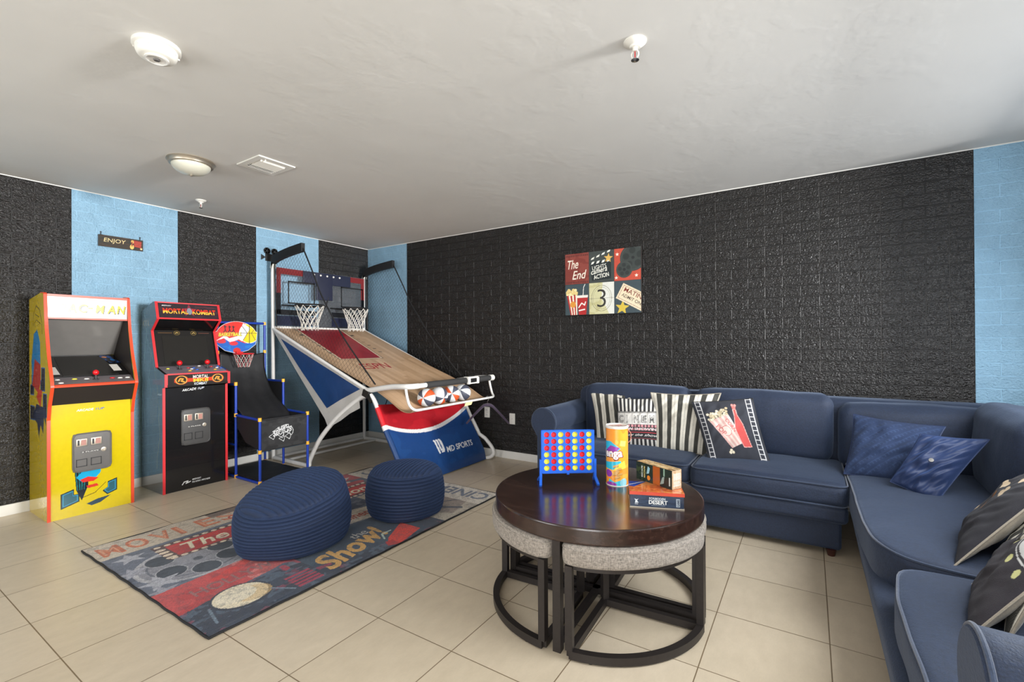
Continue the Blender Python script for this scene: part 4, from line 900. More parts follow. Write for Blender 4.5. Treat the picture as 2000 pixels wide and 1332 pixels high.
# ================================================================== TOY BASKETBALL HOOP
def toy_hoop():
    t = thing('toy_basketball_hoop', "child's basketball stand of blue tubes with yellow joints, beside the black arcade cabinet", 'toy basketball hoop', (.5, -1.66, 0))
    yl, yr = -1.893, -1.44; xf, xm, xb = .845, .45, .12; r = .0115; zt = 1.428
    def tb(name, P, rr=r, m='blue_toy'):
        mb = MB(); mb.tube(P, rr, 0, 12); return obj(name, mb, m, t)
    for y in (yl, yr):
        tb('front_post', [(xf, y, .012), (xf, y, .564)]); tb('middle_post', [(xm, y, .012), (xm, y, .856)]); tb('rear_post', [(xb, y, .012), (xb, y, zt)])
        tb('side_rail', [(xb, y, .013), (xf, y, .013)]); tb('side_rail', [(xm, y, .572), (xf, y, .558)]); tb('side_rail', [(xb, y, .850), (xm, y, .850)])
        tb('side_rail', [(xb, y, .30), (xm, y, .30)], .009)
    tb('front_rail', [(xf, yl, .013), (xf, yr, .013)]); tb('front_rail', [(xf, yl, .556), (xf, yr, .556)], .007, 'black_cloth'); tb('rear_rail', [(xb, yl, zt), (xb, yr, zt)]); tb('rear_rail', [(xb, yl, .013), (xb, yr, .013)])
    tb('front_rail', [(xf, yl, .285), (xf, yr, .285)], .005, 'black_cloth'); tb('cross_rail', [(xm, yl, .572), (xm, yr, .572)], .009); tb('cross_rail', [(xb, yl, .86), (xb, yr, .86)], .009)
    for (x, zs) in ((xf, (.010, .282, .562)), (xm, (.012, .572, .856)), (xb, (.012, .86, 1.14, zt))):
        for y in (yl, yr):
            for z in zs:
                mb = MB(); z0 = max(z, .0155); mb.tube([(x, y, z0-.0155), (x, y, z0+.0155)], .0145, 0, 14); obj('joint', mb, 'yellow_plastic', t)
    # front fabric with white lettering
    w, h = yr-yl-.02, .265; cv = CV(w, h, .003, (46, 46, 47)); cv.blotch((34, 34, 35), .5, 3, 4, .7); cv.blotch((60, 60, 61), .62, 13, 5, .5)
    P0 = []
    for (x, y, s) in ((.11, .11, .03), (.15, .15, .035), (.19, .12, .04), (.24, .16, .04), (.28, .13, .035), (.20, .08, .03), (.26, .09, .03)):
        n = 7; cv.line([(x+s*(1 if k % 2 else .55)*math.cos(k*2*PI/n+.4)*1.2, y+s*(1 if k % 2 else .6)*math.sin(k*2*PI/n+.4)) for k in range(n)], .0035, (232, 232, 232), closed=True)
    cv.text('SPORTS', .115, .105, .05, (236, 236, 236), w=.18, ang=.14, shear=.3, bold=.03); cv.text('SPORTS', .122, .112, .036, (40, 40, 41), w=.165, ang=.14, shear=.3, bold=-.012); cv.text('SUPER', .15, .155, .028, (236, 236, 236), w=.10, ang=.2, shear=.3, bold=.01)
    mb = MB(); mb.grid(cv.nx//2, cv.ny//2, lambda a, b: (xf+.004+.006*math.sin(a*9)*math.sin(b*PI)-.010*math.sin(b*PI)*math.sin(a*PI), yl+.01+a*w, .288+b*h), 0, True, None)
    mb = MB(); f = lambda a, b: (xf+.003+.004*math.sin(a*17+b*3)*math.sin(b*PI)-.012*math.sin(b*PI)*math.sin(a*PI), yl+.01+a*w, .288+b*h); mb.grid(cv.nx, cv.ny, f, 0, True, cv)
    obj('front_fabric', mb, 'art_cloth', t, label='black front fabric with white jagged lettering')
    # chute fabric from the hoop down to the ball basket, basket floor and sides
    prof = smooth_path([(xb+.012, 0, 1.13), (xb+.03, 0, .95), (xb+.16, 0, .74), (xm+.08, 0, .58), (xm+.2, 0, .46), (xf-.03, 0, .30)], 6)
    mb = MB(); n = len(prof); mb.grid(24, n, lambda a, b: (prof[int(round(b*(n-1)))].x, yl+.012+a*(yr-yl-.024), prof[int(round(b*(n-1)))].z-.02*math.sin(a*PI)+.003*math.sin(a*22+b*6)), 0, True)
    o = obj('chute_fabric', mb, 'black_cloth', t); o.modifiers.new('thick', 'SOLIDIFY').thickness = .003
    for y in (yl+.006, yr-.006):
        mb = MB(); P = [(xb+.01, 1.13), (xb+.03, .95), (xb+.16, .74), (xm+.08, .58), (xf-.02, .555), (xf-.02, .30), (xm, .30), (xb+.01, .5)]
        mb.prism([(xb+.01, .86), (xm, .85), (xm, .57), (xf-.01, .55), (xf-.01, .29), (xm+.15, .34), (xb+.16, .62)], y-.001, y+.001, lambda a, b, d: (a, d, b)); obj('side_fabric', mb, 'black_cloth', t)
    mb = MB(); mb.grid(20, 20, lambda a, b: (xb+.01+b*(xf-xb-.02), yl+.01+a*(yr-yl-.02), .030-.012*math.sin(a*PI)*math.sin(b*PI)), 0, True); o = obj('base_fabric', mb, 'black_cloth', t); o.modifiers.new('thick', 'SOLIDIFY').thickness = .003
    # backboard: a printed fan-shaped board
    W, H = .40, .315; cv = CV(W, H, .0022, (222, 48, 40)); ymid = .2
    shape = [(.0, .215)]+[(.2+.2*math.cos(a), .155+.16*math.sin(a)) for a in [math.radians(158-136*k/24) for k in range(25)]]+[(.4, .215), (.385, .09), (.31, .03), (.2, .0), (.09, .03), (.015, .09)]
    cv.poly([(0, .12), (.1, .14), (.14, .10), (.2, .13), (.28, .1), (.4, .13), (.4, 0), (0, 0)], (30, 96, 190)); cv.poly([(.0, .12), (.09, .18), (.13, .15), (.2, .17), (.3, .2), (.4, .2), (.4, .14), (.3, .10), (.22, .14), (.14, .11), (.08, .15)], (232, 230, 232))
    cv.ell(.32, .20, .1, .1, (240, 208, 30)); cv.ell(.32, .20, .1, .1, (236, 232, 236), ring=.95); cv.poly([(.2, .15), (.26, .3), (.33, .25), (.25, .12)], (236, 232, 236), .9)
    for P in ([(.23, .2), (.42, .2)], [(.32, .1), (.32, .3)], [(.25, .27), (.3, .2), (.26, .13)], [(.39, .27), (.34, .2), (.38, .13)]): cv.line(P, .005, (36, 34, 50))
    cv.ell(.06, .12, .04, .02, (214, 50, 60)); cv.ell(.17, .1, .04, .02, (214, 50, 60)); cv.blotch((24, 130, 210), .6, 3, 9, .6, cv.Y < .08)
    cv.text('BASKETBALL', .03, .165, .04, (40, 44, 80), w=.22, ang=.03, shear=.25, bold=.06); cv.text('BASKETBALL', .032, .167, .036, (232, 220, 60), w=.214, ang=.03, shear=.25, bold=.03)
    for cx in (.09, .13, .165): cv.ell(cx, .262, .008, .009, (30, 26, 30)); cv.line([(cx, .252), (cx+.004, .228), (cx-.01, .212)], .009, (30, 26, 30)); cv.line([(cx, .248), (cx+.016, .262)], .005, (30, 26, 30)); cv.line([(cx+.004, .228), (cx+.014, .212)], .007, (30, 26, 30))
    cv.ell(.2, .03, .035, .028, (206, 50, 44)); cv.line(shape, .007, (238, 236, 236), closed=True)
    ob = thing; y0, z0, x = -1.93, 1.125, .150
    mb = MB(); mb.prism([(a, b) for a, b in shape], x-.008, x-.001, lambda a, b, d: (d, y0+a, z0+b), 1)
    ins = cv.pmask(shape); ny, nx = ins.shape
    vs = [(x, y0+cv.X[j, i], z0+cv.Y[j, i]) for j in range(ny) for i in range(nx)]
    fs = [(j*nx+i, j*nx+i+1, (j+1)*nx+i+1, (j+1)*nx+i) for j in range(ny-1) for i in range(nx-1) if ins[j, i] and ins[j+1, i+1] and ins[j, i+1] and ins[j+1, i]]
    o = mb.add(vs, fs, 0); mb.col[o] = cv.a.reshape(-1, 3)
    bd = obj('backboard', mb, ['art_gloss', 'white_plastic'], t, label='fan-shaped printed backboard in red, white, blue and yellow')
    cy, cz, cx, R = -1.715, 1.125, .245, .085
    mb = MB(); mb.tube([(cx+R*math.cos(a), cy+R*math.sin(a), cz) for a in [2*PI*k/32 for k in range(32)]], .006, 0, 8, closed=True); mb.box(.148, .175, cy-.03, cy+.03, cz-.012, cz+.02); rim = obj('rim', mb, 'red_tube', t)
    mb = MB(); mb2 = MB()
    for k in range(10):
        a = 2*PI*k/10
        for sg in (-1, 1):
            P = [(cx+(R*(1-.45*q))*math.cos(a+sg*q*.95), cy+(R*(1-.45*q))*math.sin(a+sg*q*.95), cz-.13*q) for q in [j/6 for j in range(7)]]; (mb if sg > 0 else mb2).tube(P, .0016, 0, 5)
    mb.v += []; obj('net', mb, 'net_white', rim); obj('net', mb2, M['net_red'], rim)
M['net_red'] = pmat('red_net_cord', S(214, 120, 120), .7)
toy_hoop()

# ================================================================== DOUBLE BASKETBALL ARCADE GAME
def clip_lines(poly, fam, pitch):
    """segments of parallel lines (direction angle fam) inside a 2D polygon"""
    c, s = math.cos(fam), math.sin(fam); Q = [(x*c+y*s, -x*s+y*c) for x, y in poly]; lo, hi = min(q[1] for q in Q), max(q[1] for q in Q); out = []
    v = lo+pitch/2
    while v < hi:
        xs = []
        for i in range(len(Q)):
            a, b = Q[i], Q[(i+1) % len(Q)]
            if (a[1] <= v) != (b[1] <= v): xs.append(a[0]+(v-a[1])/(b[1]-a[1])*(b[0]-a[0]))
        xs.sort()
        for k in range(0, len(xs)-1, 2):
            if xs[k+1]-xs[k] > .004: out.append(((xs[k]*c-v*s, xs[k]*s+v*c), (xs[k+1]*c-v*s, xs[k+1]*s+v*c)))
        v += pitch
    return out
def ball_game():
    YL, YR = -1.33, -.14
    t = thing('basketball_arcade_game', 'two-hoop basketball arcade game with wood-look ball ramp and navy front banner in the corner', 'basketball arcade game', (1.0, (YL+YR)/2, 0))
    def tb(name, P, r, m='white_tube', par=t, n=14, lab=None):
        mb = MB(); mb.tube(P, r, 0, n); return obj(name, mb, m, par, label=lab)
    # rear posts
    for y in (YL, YR):
        tb('rear_post', [(.085, y, 0), (.085, y, 2.06), (.10, y, 2.10)], .019)
    tb('floor_tube', [(.30, YL, .018), (.30, YR, .018)], .014); tb('floor_tube', [(.085, YL, .02), (.085, YR, .02)], .016)
    tb('cross_tube', [(.10, YL, 1.395), (.10, YR, 1.385)], .015)
    for y in (YL, YR):
        tb('ramp_side_tube', smooth_path([(.10, y, 1.375), (.8, y, 1.10), (1.45, y, .845), (1.56, y, .81)], 6), .016)
        tb('arched_leg', smooth_path([(1.60, y, .77), (1.44, y, .715), (1.15, y, .535), (.88, y, .30), (.72, y, .08), (.70, y, .022), (.60, y, .019), (.10, y, .019)], 8), .021)
    # ramp and ball tray (one cloth)
    prof = smooth_path([(.11, 0, 1.385), (.6, 0, 1.192), (1.1, 0, 1.003), (1.58, 0, .832), (1.80, 0, .735), (1.96, 0, .652), (2.06, 0, .642), (2.105, 0, .668)], 10)
    Ls = [0]
    for a, b in zip(prof[:-1], prof[1:]): Ls.append(Ls[-1]+(b-a).length)
    L = Ls[-1]; W = YR-YL-.03
    cv = CV(W, L, .0045, (196, 162, 128))     # v = 0 at the front
    for k in range(int(W/.052)+1):
        off = RNG.rand()*.5; v = -off
        while v < L:
            ln = .35+RNG.rand()*.4; f = RNG.uniform(-14, 12); cv.rect(k*.052, (k+1)*.052, v, v+ln, (int(194+f), int(160+f), int(126+f))); cv.rect(k*.052, (k+1)*.052, v, v+.004, (166, 134, 104), .6); v += ln
        cv.rect(k*.052, k*.052+.0015, 0, L, (170, 138, 108), .5)
    def FV(x): return L-float(np.interp(x, [p.x for p in prof], Ls))
    def U(y): return y-YL-.015
    P = [(U(-1.075), FV(.13)), (U(-.545), FV(.13)), (U(-.655), FV(.93)), (U(-1.13), FV(.93))]
    P = [(U(-1.08), FV(.12)), (U(-.53), FV(.12)), (U(-.62), FV(.93)), (U(-1.12), FV(.93))]
    cx = sum(p[0] for p in P)/4; cy = sum(p[1] for p in P)/4
    cv.poly([(cx+(a-cx)*1.12, cy+(b-cy)*1.035) for a, b in P], (48, 42, 44)); cv.poly([(cx+(a-cx)*1.09, cy+(b-cy)*1.025) for a, b in P], (214, 190, 160)); cv.poly(P, (150, 24, 36)); cv.blotch((132, 18, 30), .55, 5, 6, .6, cv.pmask(P))
    for k in range(6):
        v = P[2][1]+.16+k*.1
        for x0, sg in ((P[0][0]-.035-.0*k, -1), (P[1][0]-.0+.02, 1)): cv.rect(min(x0, x0+sg*.045), max(x0, x0+sg*.045), v, v+(.035 if k == 5 else .012), (48, 42, 44))
    cv.text('ESPN', U(-1.04), FV(1.19), .14, (164, 26, 34), w=.36, shear=.15, bold=.01)
    cv.line([(U(-1.29), FV(1.62)), (U(-.17), FV(1.62))], .006, (90, 70, 50), .5)
    def ramp(a, b):
        s = (1-b)*L; x = float(np.interp(s, Ls, [p.x for p in prof])); z = float(np.interp(s, Ls, [p.z for p in prof]))
        return (x, YL+.015+a*W, z-.012*math.sin(a*PI)*math.sin(min(1, b*1.4)*PI)*.7)
    mb = MB(); mb.grid(cv.nx, cv.ny, ramp, 0, True, cv); o = obj('ball_ramp', mb, 'art_nylon', t, label='wood-look ball ramp with dark red key'); sm = o.modifiers.new('thick', 'SOLIDIFY'); sm.thickness = .004; sm.offset = -1
    # side sails
    for y, sg in ((YL-.006, 1), (YR+.006, -1)):
        arc = [(1.50, .765), (1.44, .722), (1.30, .655), (1.15, .545), (1.02, .445)]
        out = [(.10, 1.36), (.8, 1.085), (1.53, .80), (1.5, .765), (1.43, .70), (1.28, .62), (1.13, .515), (1.0, .445), (.965, .50), (.5, .955)]
        inn = [(.245, 1.272), (.8, 1.06), (1.47, .81), (1.2, .70), (.998, .606), (.6, .945)]
        mb = MB(); mb.prism(out, y-.001, y+.001, lambda a, b, d: (a, d, b)); s_ = obj('side_sail', mb, 'grey_sail', t, label='pale grey side sail with navy centre')
        mb = MB(); mb.prism(inn, y-.0025*sg-.0012, y-.0025*sg+.0012, lambda a, b, d: (a, d, b)); obj('sail_centre', mb, 'blue_sail', s_)
        # hanging hem below the arch
        mb = MB(); mb.prism([(1.46, .725), (1.30, .66), (1.14, .55), (1.01, .45), (1.06, .44), (1.2, .505), (1.33, .58), (1.47, .64)], y-.004*sg-.001, y-.004*sg+.001, lambda a, b, d: (a, d, b)); obj('sail_hem', mb, 'grey_sail', s_)
    # rail, foam grip, clamp, tray tube
    for y, sg in ((YL, 1), (YR, -1)):
        tb('rail_side_tube', smooth_path([(1.54, y, .795), (1.62, y, .81), (1.85, y, .845), (2.02, y, .855), (2.075, y+sg*.03, .857), (2.085, y+sg*.09, .858)], 8), .0235)
        tb('tray_tube', smooth_path([(2.03, y+.0*sg, .84), (2.045, y, .77), (2.07, y+sg*.005, .70), (2.105, y+sg*.03, .665), (2.11, y+sg*.10, .66)], 6), .0115)
        mb = MB(); mb.obox((1.565, y-.01*sg, .775), (.035, 0, -.012), (0, .022, 0), (.01, 0, .028)); mb.obox((1.61, y-.012*sg, .735), (.02, 0, -.03), (0, .014, 0), (.014, 0, .01)); obj('hinge_bracket', mb, 'dark_plastic', t)
    tb('tray_tube', [(2.11, YL+.09, .66), (2.11, YR-.09, .66)], .0105)
    tb('front_rail', [(2.085, YL+.08, .858), (2.085, YR-.08, .858)], .021)
    tb('foam_grip', [(2.085, -1.15, .858), (2.085, -.20, .858)], .0285, 'foam')
    mb = MB(); mb.tube([(2.085, -.215, .858), (2.085, -.155, .858)], .031, 0, 16); obj('rail_end_fitting', mb, 'white_plastic', t)
    mb = MB(); mb.box(2.06, 2.118, -.60, -.44, .875, .893, bev=.005); mb.box(2.10, 2.124, -.605, -.57, .822, .885, bev=.004); mb.box(2.10, 2.124, -.47, -.435, .822, .885, bev=.004); mb.box(2.105, 2.122, -.6, -.44, .824, .836, bev=.003); cl = obj('score_holder', mb, 'white_plastic', t)
    mb = MB(); mb.box(2.105, 2.120, -.57, -.47, .84, .874, bev=.003); mb.box(2.075, 2.10, -.56, -.48, .892, .905, bev=.003); obj('score_unit', mb, 'dark_plastic', cl)
    # front legs and banner
    legp = smooth_path([(1.60, 0, .765), (1.66, 0, .70), (1.78, 0, .485), (1.91, 0, .28), (1.985, 0, .13), (2.0, 0, .05)], 8)
    lx = lambda z: float(np.interp(z, [p.z for p in legp[::-1]], [p.x for p in legp[::-1]]))
    tb('front_leg', [(p.x, YL, p.z) for p in legp]+[(2.0, YL, .0125)], .019)
    tb('front_leg', [(p.x, YR-.03, p.z) for p in legp if p.z > .24]+smooth_path([(1.99, YR-.02, .22), (2.06, YR-.005, .14), (2.085, YR, .075), (2.05, YR-.01, .03), (1.97, YR-.03, .017), (1.9, YR-.05, .017)], 6), .019)
    tb('floor_tube', [(1.985, YL, .031), (1.985, YR-.06, .031)], .018)
    BW = YR-YL-.05; H = .672; cv = CV(BW, H, .0038, (24, 66, 124))
    y_of = lambda y: y-YL+.0
    u = cv.X/BW; topc = .655-.03*np.sin(u*PI)   # z offset 0 at floor+.01
    arc = .495-.105*np.sin(np.clip(u, 0, 1)**.85*PI)+.03*u
    cv.put(cv.Y > arc, (180, 28, 40)); cv.blotch((158, 22, 34), .55, 5, 6, .6, cv.Y > arc); cv.put(np.abs(cv.Y-arc) < .016, (230, 228, 226)); cv.blotch((32, 78, 138), .6, 8, 5, .5, cv.Y < arc-.02)
    x0, z0 = y_of(-.845), .185
    for k in range(3):
        a = x0+k*.034; cv.poly([(a-.012, z0+.11+.0), (a+.012, z0+.115), (a+.016, z0+.02), (a-.002, z0+.018)], (232, 232, 232)); cv.ell(a-.006, z0+.112, .011, .008, (232, 232, 232))
    cv.poly([(x0+.0, z0), (x0+.02, z0-.004), (x0+.02, z0+.05), (x0, z0+.05)], (232, 232, 232)); cv.poly([(x0+.034, z0+.0), (x0+.075, z0+.0), (x0+.088, z0+.02), (x0+.088, z0+.045), (x0+.05, z0+.03)], (232, 232, 232)); cv.poly([(x0+.068, z0+.04), (x0+.09, z0+.04), (x0+.088, z0+.1), (x0+.075, z0+.11)], (232, 232, 232))
    cv.text('MD SPORTS', y_of(-.735), .175, .05, (232, 232, 232), w=.40, shear=.15, bold=.02)
    def ban(a, b):
        z = .012+b*H; q = math.sin(a*PI); yy = YL+.0+a*BW; top = 1 if b > .98 else 0
        z2 = z-(.028*q if b > .9 else .028*q*max(0, b/.9)**3)
        pinch = .035*math.sin(min(1, max(0, z/.66))*PI)*(a**6)
        return (lx(z)+.022+.012*q*math.sin(b*PI)*-1+.003*math.sin(b*26+a*9)*q*(1 if b > .55 else .5), yy-pinch, z2)
    mb = MB(); mb.grid(cv.nx, cv.ny, ban, 0, True, cv); o = obj('front_banner', mb, 'art_nylon', t, label='front banner, red above and navy below, with white curved stripe'); sm = o.modifiers.new('thick', 'SOLIDIFY'); sm.thickness = .003; sm.offset = -1
    # sleeve colours wrapped around the left leg
    for (za, zb, m) in ((.505, .655, 'red_sleeve'), (.468, .505, 'white_tube'), (.02, .468, 'blue_sail')):
        mb = MB(); zz = [za+(zb-za)*k/10 for k in range(11)]; mb.tube([(lx(z), YL, z) for z in zz], .0235, 0, 14); obj('banner_sleeve', mb, m, t)
    mb = MB(); mb.add([(2.10, -.62, .655), (2.115, -.53, .66), (2.118, -.56, .625), (2.105, -.65, .618)], [(0, 1, 2, 3)]); mb.add([(2.102, -.62, .655), (2.117, -.53, .66), (2.120, -.56, .625), (2.107, -.65, .618)], [(3, 2, 1, 0)]); obj('paper_tag', mb, 'tag_paper', t)
    tb('brace_cable', smooth_path([(1.56, YL+.25, .79), (1.63, YL+.16, .70), (1.66, YL+.08, .6), (1.72, YL+.03, .55)], 6), .004, 'dark_plastic', n=8)
    # side net arms and nets
    for y, sg in ((YL, 1), (YR, -1)):
        arm = smooth_path([(.085, y, 2.03), (.10, y, 2.09), (.16, y, 2.13), (.36, y, 2.165), (.62, y, 2.19)], 6)
        mb = MB(); 
        for a, b in zip(arm[:-1], arm[1:]): mb.obox((a+b)/2+Vector((0, 0, -.012)), (b-a)/2, (0, .020, 0), (0, 0, .042))
        obj('net_arm_sleeve', mb, 'black_cloth', t)
        mb = MB(); mb.obox((.095, y, 2.045), (.012, 0, .03), (0, .02, 0), (.016, 0, -.006)); obj('arm_fitting', mb, 'white_plastic', t)
        strap = smooth_path([(.62, y, 2.17), (.785, y, 1.90), (.888, y, 1.717), (1.02, y, 1.54), (1.22, y, 1.29), (1.45, y, 1.06), (1.66, y, .86)], 5)
        tb('net_strap', strap, .007, 'black_cloth', n=6)
        tb('net_strap', [(.12, y, 2.06), (.135, y, 1.8), (.15, y, 1.40)], .006, 'black_cloth', n=6)
        poly = [(.12, 2.10), (.36, 2.14), (.62, 2.165)]+[(p.x, p.z) for p in strap[1:]]+[(1.5, .85), (.8, 1.11), (.14, 1.39)]
        mb = MB()
        for ang in (math.radians(38), math.radians(-58)):
            for (a, b) in clip_lines(poly, ang, .036): 
                mb.tube([(a[0], y, a[1]), (b[0], y, b[1])], .0011, 0, 4, caps=False)
        obj('side_net', mb, 'net_black', t)
    # backboards: clear sheets with printed borders, centre panel, rims and nets
    xb = .112
    def print_(mb, y0, y1, z0, z1, mi, x=None): x = x or xb+.0035; mb.box(x, x+.0015, y0, y1, z0, z1, mi)
    mb = MB(); mb.box(xb, xb+.003, YL+.02, YR-.02, 1.41, 2.035); cs = obj('backboard_sheet', mb, 'clear', t, label='clear backboard sheet')
    ym = (YL+YR)/2
    for y0, y1, sg in ((YL+.02, ym-.10, 1), (ym+.10, YR-.02, -1)):
        mb = MB(); yo, yi = (y0, y1) if sg > 0 else (y1, y0)
        print_(mb, y0, y1, 1.965, 2.03, 0); print_(mb, min(yo, yo+sg*.05), max(yo, yo+sg*.05), 1.76, 1.965, 0)
        print_(mb, min(yo, yo+sg*.05), max(yo, yo+sg*.05), 1.54, 1.76, 2); print_(mb, y0, y1, 1.415, 1.52, 1); print_(mb, y0, y1, 1.53, 1.585, 2)
        obj('board_border', mb, ['film_red', 'film_navy', 'film_black'], cs, label='dark red, navy and black printed border')
        mb = MB(); a, b = y0+.13, y1-.02
        for q in ((a, b, 1.885, 1.9), (a, b, 1.655, 1.668), (a, a+.014, 1.655, 1.9), (b-.014, b, 1.655, 1.9)): print_(mb, *q, 0)
        obj('target_square', mb, 'dark_plastic', cs)
    mb = MB(); mb.box(xb-.01, xb+.018, ym-.105, ym+.105, 1.72, 2.03, bev=.005); mb.box(xb-.01, xb+.016, ym-.27, ym+.36, 1.90, 2.03, bev=.004); cp = obj('scoreboard', mb, M['film_navy_solid'], t, label='dark navy centre scoreboard')
    for k in range(5):
        mb = MB(); mb.lathe([(0, xb+.016), (.011, xb+.017), (.010, xb+.024), (0, xb+.025)], (0, ym-.14+k*.085, 2.0), 0, 14, axis='x'); obj('score_knob', mb, 'white_plastic', cp)
    tb('backboard_strut', smooth_path([(xb+.01, ym+.06, 1.80), (xb+.02, ym+.02, 1.66), (xb+.012, ym-.03, 1.6)], 6), .006, 'dark_plastic', n=8)
    for cy in (-1.055, -.455):
        cxr, R, cz = .315, .145, 1.632
        mb = MB(); mb.tube([(cxr+R*math.cos(a), cy+R*math.sin(a), cz) for a in [2*PI*k/48 for k in range(48)]], .0085, 0, 8, closed=True); mb.box(xb+.005, cxr-R+.01, cy-.04, cy+.04, cz-.01, cz+.012); mb.tube([(xb+.01, cy-.2, cz+.0), (xb+.01, cy+.2, cz)], .008, 0, 8); rim = obj('rim', mb, 'dark_plastic', t)
        mb = MB(); H2 = .24
        def NP(ang, q): 
            rr = R*(1-.42*min(1, q*1.3)+.03*math.sin(ang*3)); return (cxr+rr*math.cos(ang), cy+rr*math.sin(ang), cz-.008-H2*q)
        n = 12
        for k in range(n):
            for sg in (-1, 1):
                mb.tube([NP(2*PI*k/n+sg*q*2*PI/n*2.2, q) for q in [j/14 for j in range(15)]], .0034, 0, 5)
        for k in range(n):
            a = 2*PI*k/n; mb.tube([NP(a, 1), NP(a+.13, 1.09), NP(a+.26, 1.0)], .0034, 0, 5)
        obj('net', mb, 'net_white', rim)
M['film_navy_solid'] = pmat('navy_board', S(34, 38, 58), .35, var=.05)
M['red_sleeve'] = pmat('red_nylon', S(204, 32, 42), .4, var=.05)
ball_game()
# basketballs lying in the tray
M['ball_white'] = pmat('ball_white', S(222, 224, 224), .45, bumpd=.0005, bscale=900); M['ball_orange'] = pmat('ball_orange', S(206, 86, 42), .45, bumpd=.0005, bscale=900)
def basketball(y, rot, lab, x=1.985, z=.733, order=(0, 1, 0, 2, 0, 1, 0, 2)):
    R = .081; mb = MB(); nu, nv = 48, 32; Q = Matrix.Rotation(rot[2], 3, 'Z') @ Matrix.Rotation(rot[1], 3, 'Y') @ Matrix.Rotation(rot[0], 3, 'X')
    vs = []
    for j in range(nv+1):
        th = PI*j/nv
        for i in range(nu):
            ph = 2*PI*i/nu; e = min(abs((ph % (PI/4))), PI/4-(ph % (PI/4))); r = R-(.0009 if e < .01 else 0)
            vs.append(Vector((x, y, z))+Q @ Vector((r*math.sin(th)*math.cos(ph), r*math.sin(th)*math.sin(ph), r*math.cos(th))))
    mb.v = [tuple(v) for v in vs]
    for j in range(nv):
        for i in range(nu):
            mb.f.append((j*nu+i, j*nu+(i+1) % nu, (j+1)*nu+(i+1) % nu, (j+1)*nu+i)); mb.mi.append(order[int(i/(nu/8)) % 8]); mb.sm.append(True)
    single('basketball', mb, ['ball_white', 'ball_grey', 'ball_orange'], lab, 'basketball', (x, y, z-R), 'mini basketballs in the ball tray')
basketball(-1.035, (math.radians(85), math.radians(25), math.radians(20)), 'mini basketball showing a wide orange panel, leftmost in the tray', order=(0, 2, 0, 1, 0, 2, 0, 1))
basketball(-.865, (math.radians(100), math.radians(10), math.radians(75)), 'mini basketball turned to white and slate panels, second from the left in the tray', order=(0, 1, 0, 0, 1, 0, 2, 1))
basketball(-.695, (math.radians(80), math.radians(-30), math.radians(50)), 'mini basketball with narrow slate, white and orange panels, third from the left in the tray', order=(1, 0, 2, 0, 1, 0, 2, 0))
basketball(-.525, (math.radians(65), math.radians(20), math.radians(10)), 'white and slate mini basketball, rightmost in the tray', order=(0, 1, 0, 0, 0, 1, 0, 1))
def clothes_hanger():
    y = -.30; t = thing('clothes_hanger', 'dark purple velvet clothes hanger hooked on the ball tray', 'hanger', (2.125, y, .60))
    d = Vector((.52, .30, 0)).normalized()
    def P(u, z): p = Vector((2.125, y, z))+d*u; return tuple(p)
    mb = MB(); mb.tube(smooth_path([P(-.012, .655), P(-.012, .672), P(0, .682), P(.014, .672), P(.012, .65), P(0, .63), P(0, .605)], 6), .0016, 0, 8); obj('hook', mb, 'chrome', t)
    mb = MB()
    for s in (-1, 1):
        path = smooth_path([P(0, .592), P(s*.04, .585), P(s*.10, .53), P(s*.17, .455), P(s*.215, .405)], 8); n = len(path); mb.tube(path, [.016-.008*k/n for k in range(n)], 0, 10)
    obj('shoulders', mb, 'purple', t)
clothes_hanger()

# ================================================================== COFFEE TABLE AND NESTED STOOLS
TX, TY, TZ = 3.985, -2.005, .507
def coffee_table():
    t = thing('coffee_table', 'round espresso wood coffee table on black metal legs with stools tucked under it', 'coffee table', (TX, TY, 0))
    R = .482; mb = MB(); pr = [(0, TZ-.066), (R-.006, TZ-.066), (R-.001, TZ-.062), (R, TZ-.059), (R, TZ-.055), (R, TZ-.010), (R, TZ-.006), (R-.002, TZ-.0015), (R-.006, TZ), (R-.009, TZ), (R-.02, TZ), (R*.66, TZ), (R*.33, TZ), (0, TZ)]
    mb.lathe(pr, (TX, TY, 0), 0, 128); obj('tabletop', mb, 'espresso', t)
    a0 = math.radians(-87)
    for k in range(4):
        a = a0+k*PI/2; c, s = math.cos(a), math.sin(a); rr = .452; x, y = TX+rr*c, TY+rr*s
        mb = MB(); mb.obox((x, y, (TZ-.066)/2), (.0165*c, .0165*s, 0), (-.0165*s, .0165*c, 0), (0, 0, (TZ-.066)/2)); obj('leg', mb, 'metal_dark', t)
        mb = MB(); mb.obox((TX+.21*c, TY+.21*s, .03), (.228*c, .228*s, 0), (-.0125*s, .0125*c, 0), (0, 0, .0145)); obj('floor_bar', mb, 'metal_dark', t)
        mb = MB(); mb.obox((TX+.21*c, TY+.21*s, TZ-.078), (.228*c, .228*s, 0), (-.0125*s, .0125*c, 0), (0, 0, .0115)); obj('top_bar', mb, 'metal_dark', t)
coffee_table()
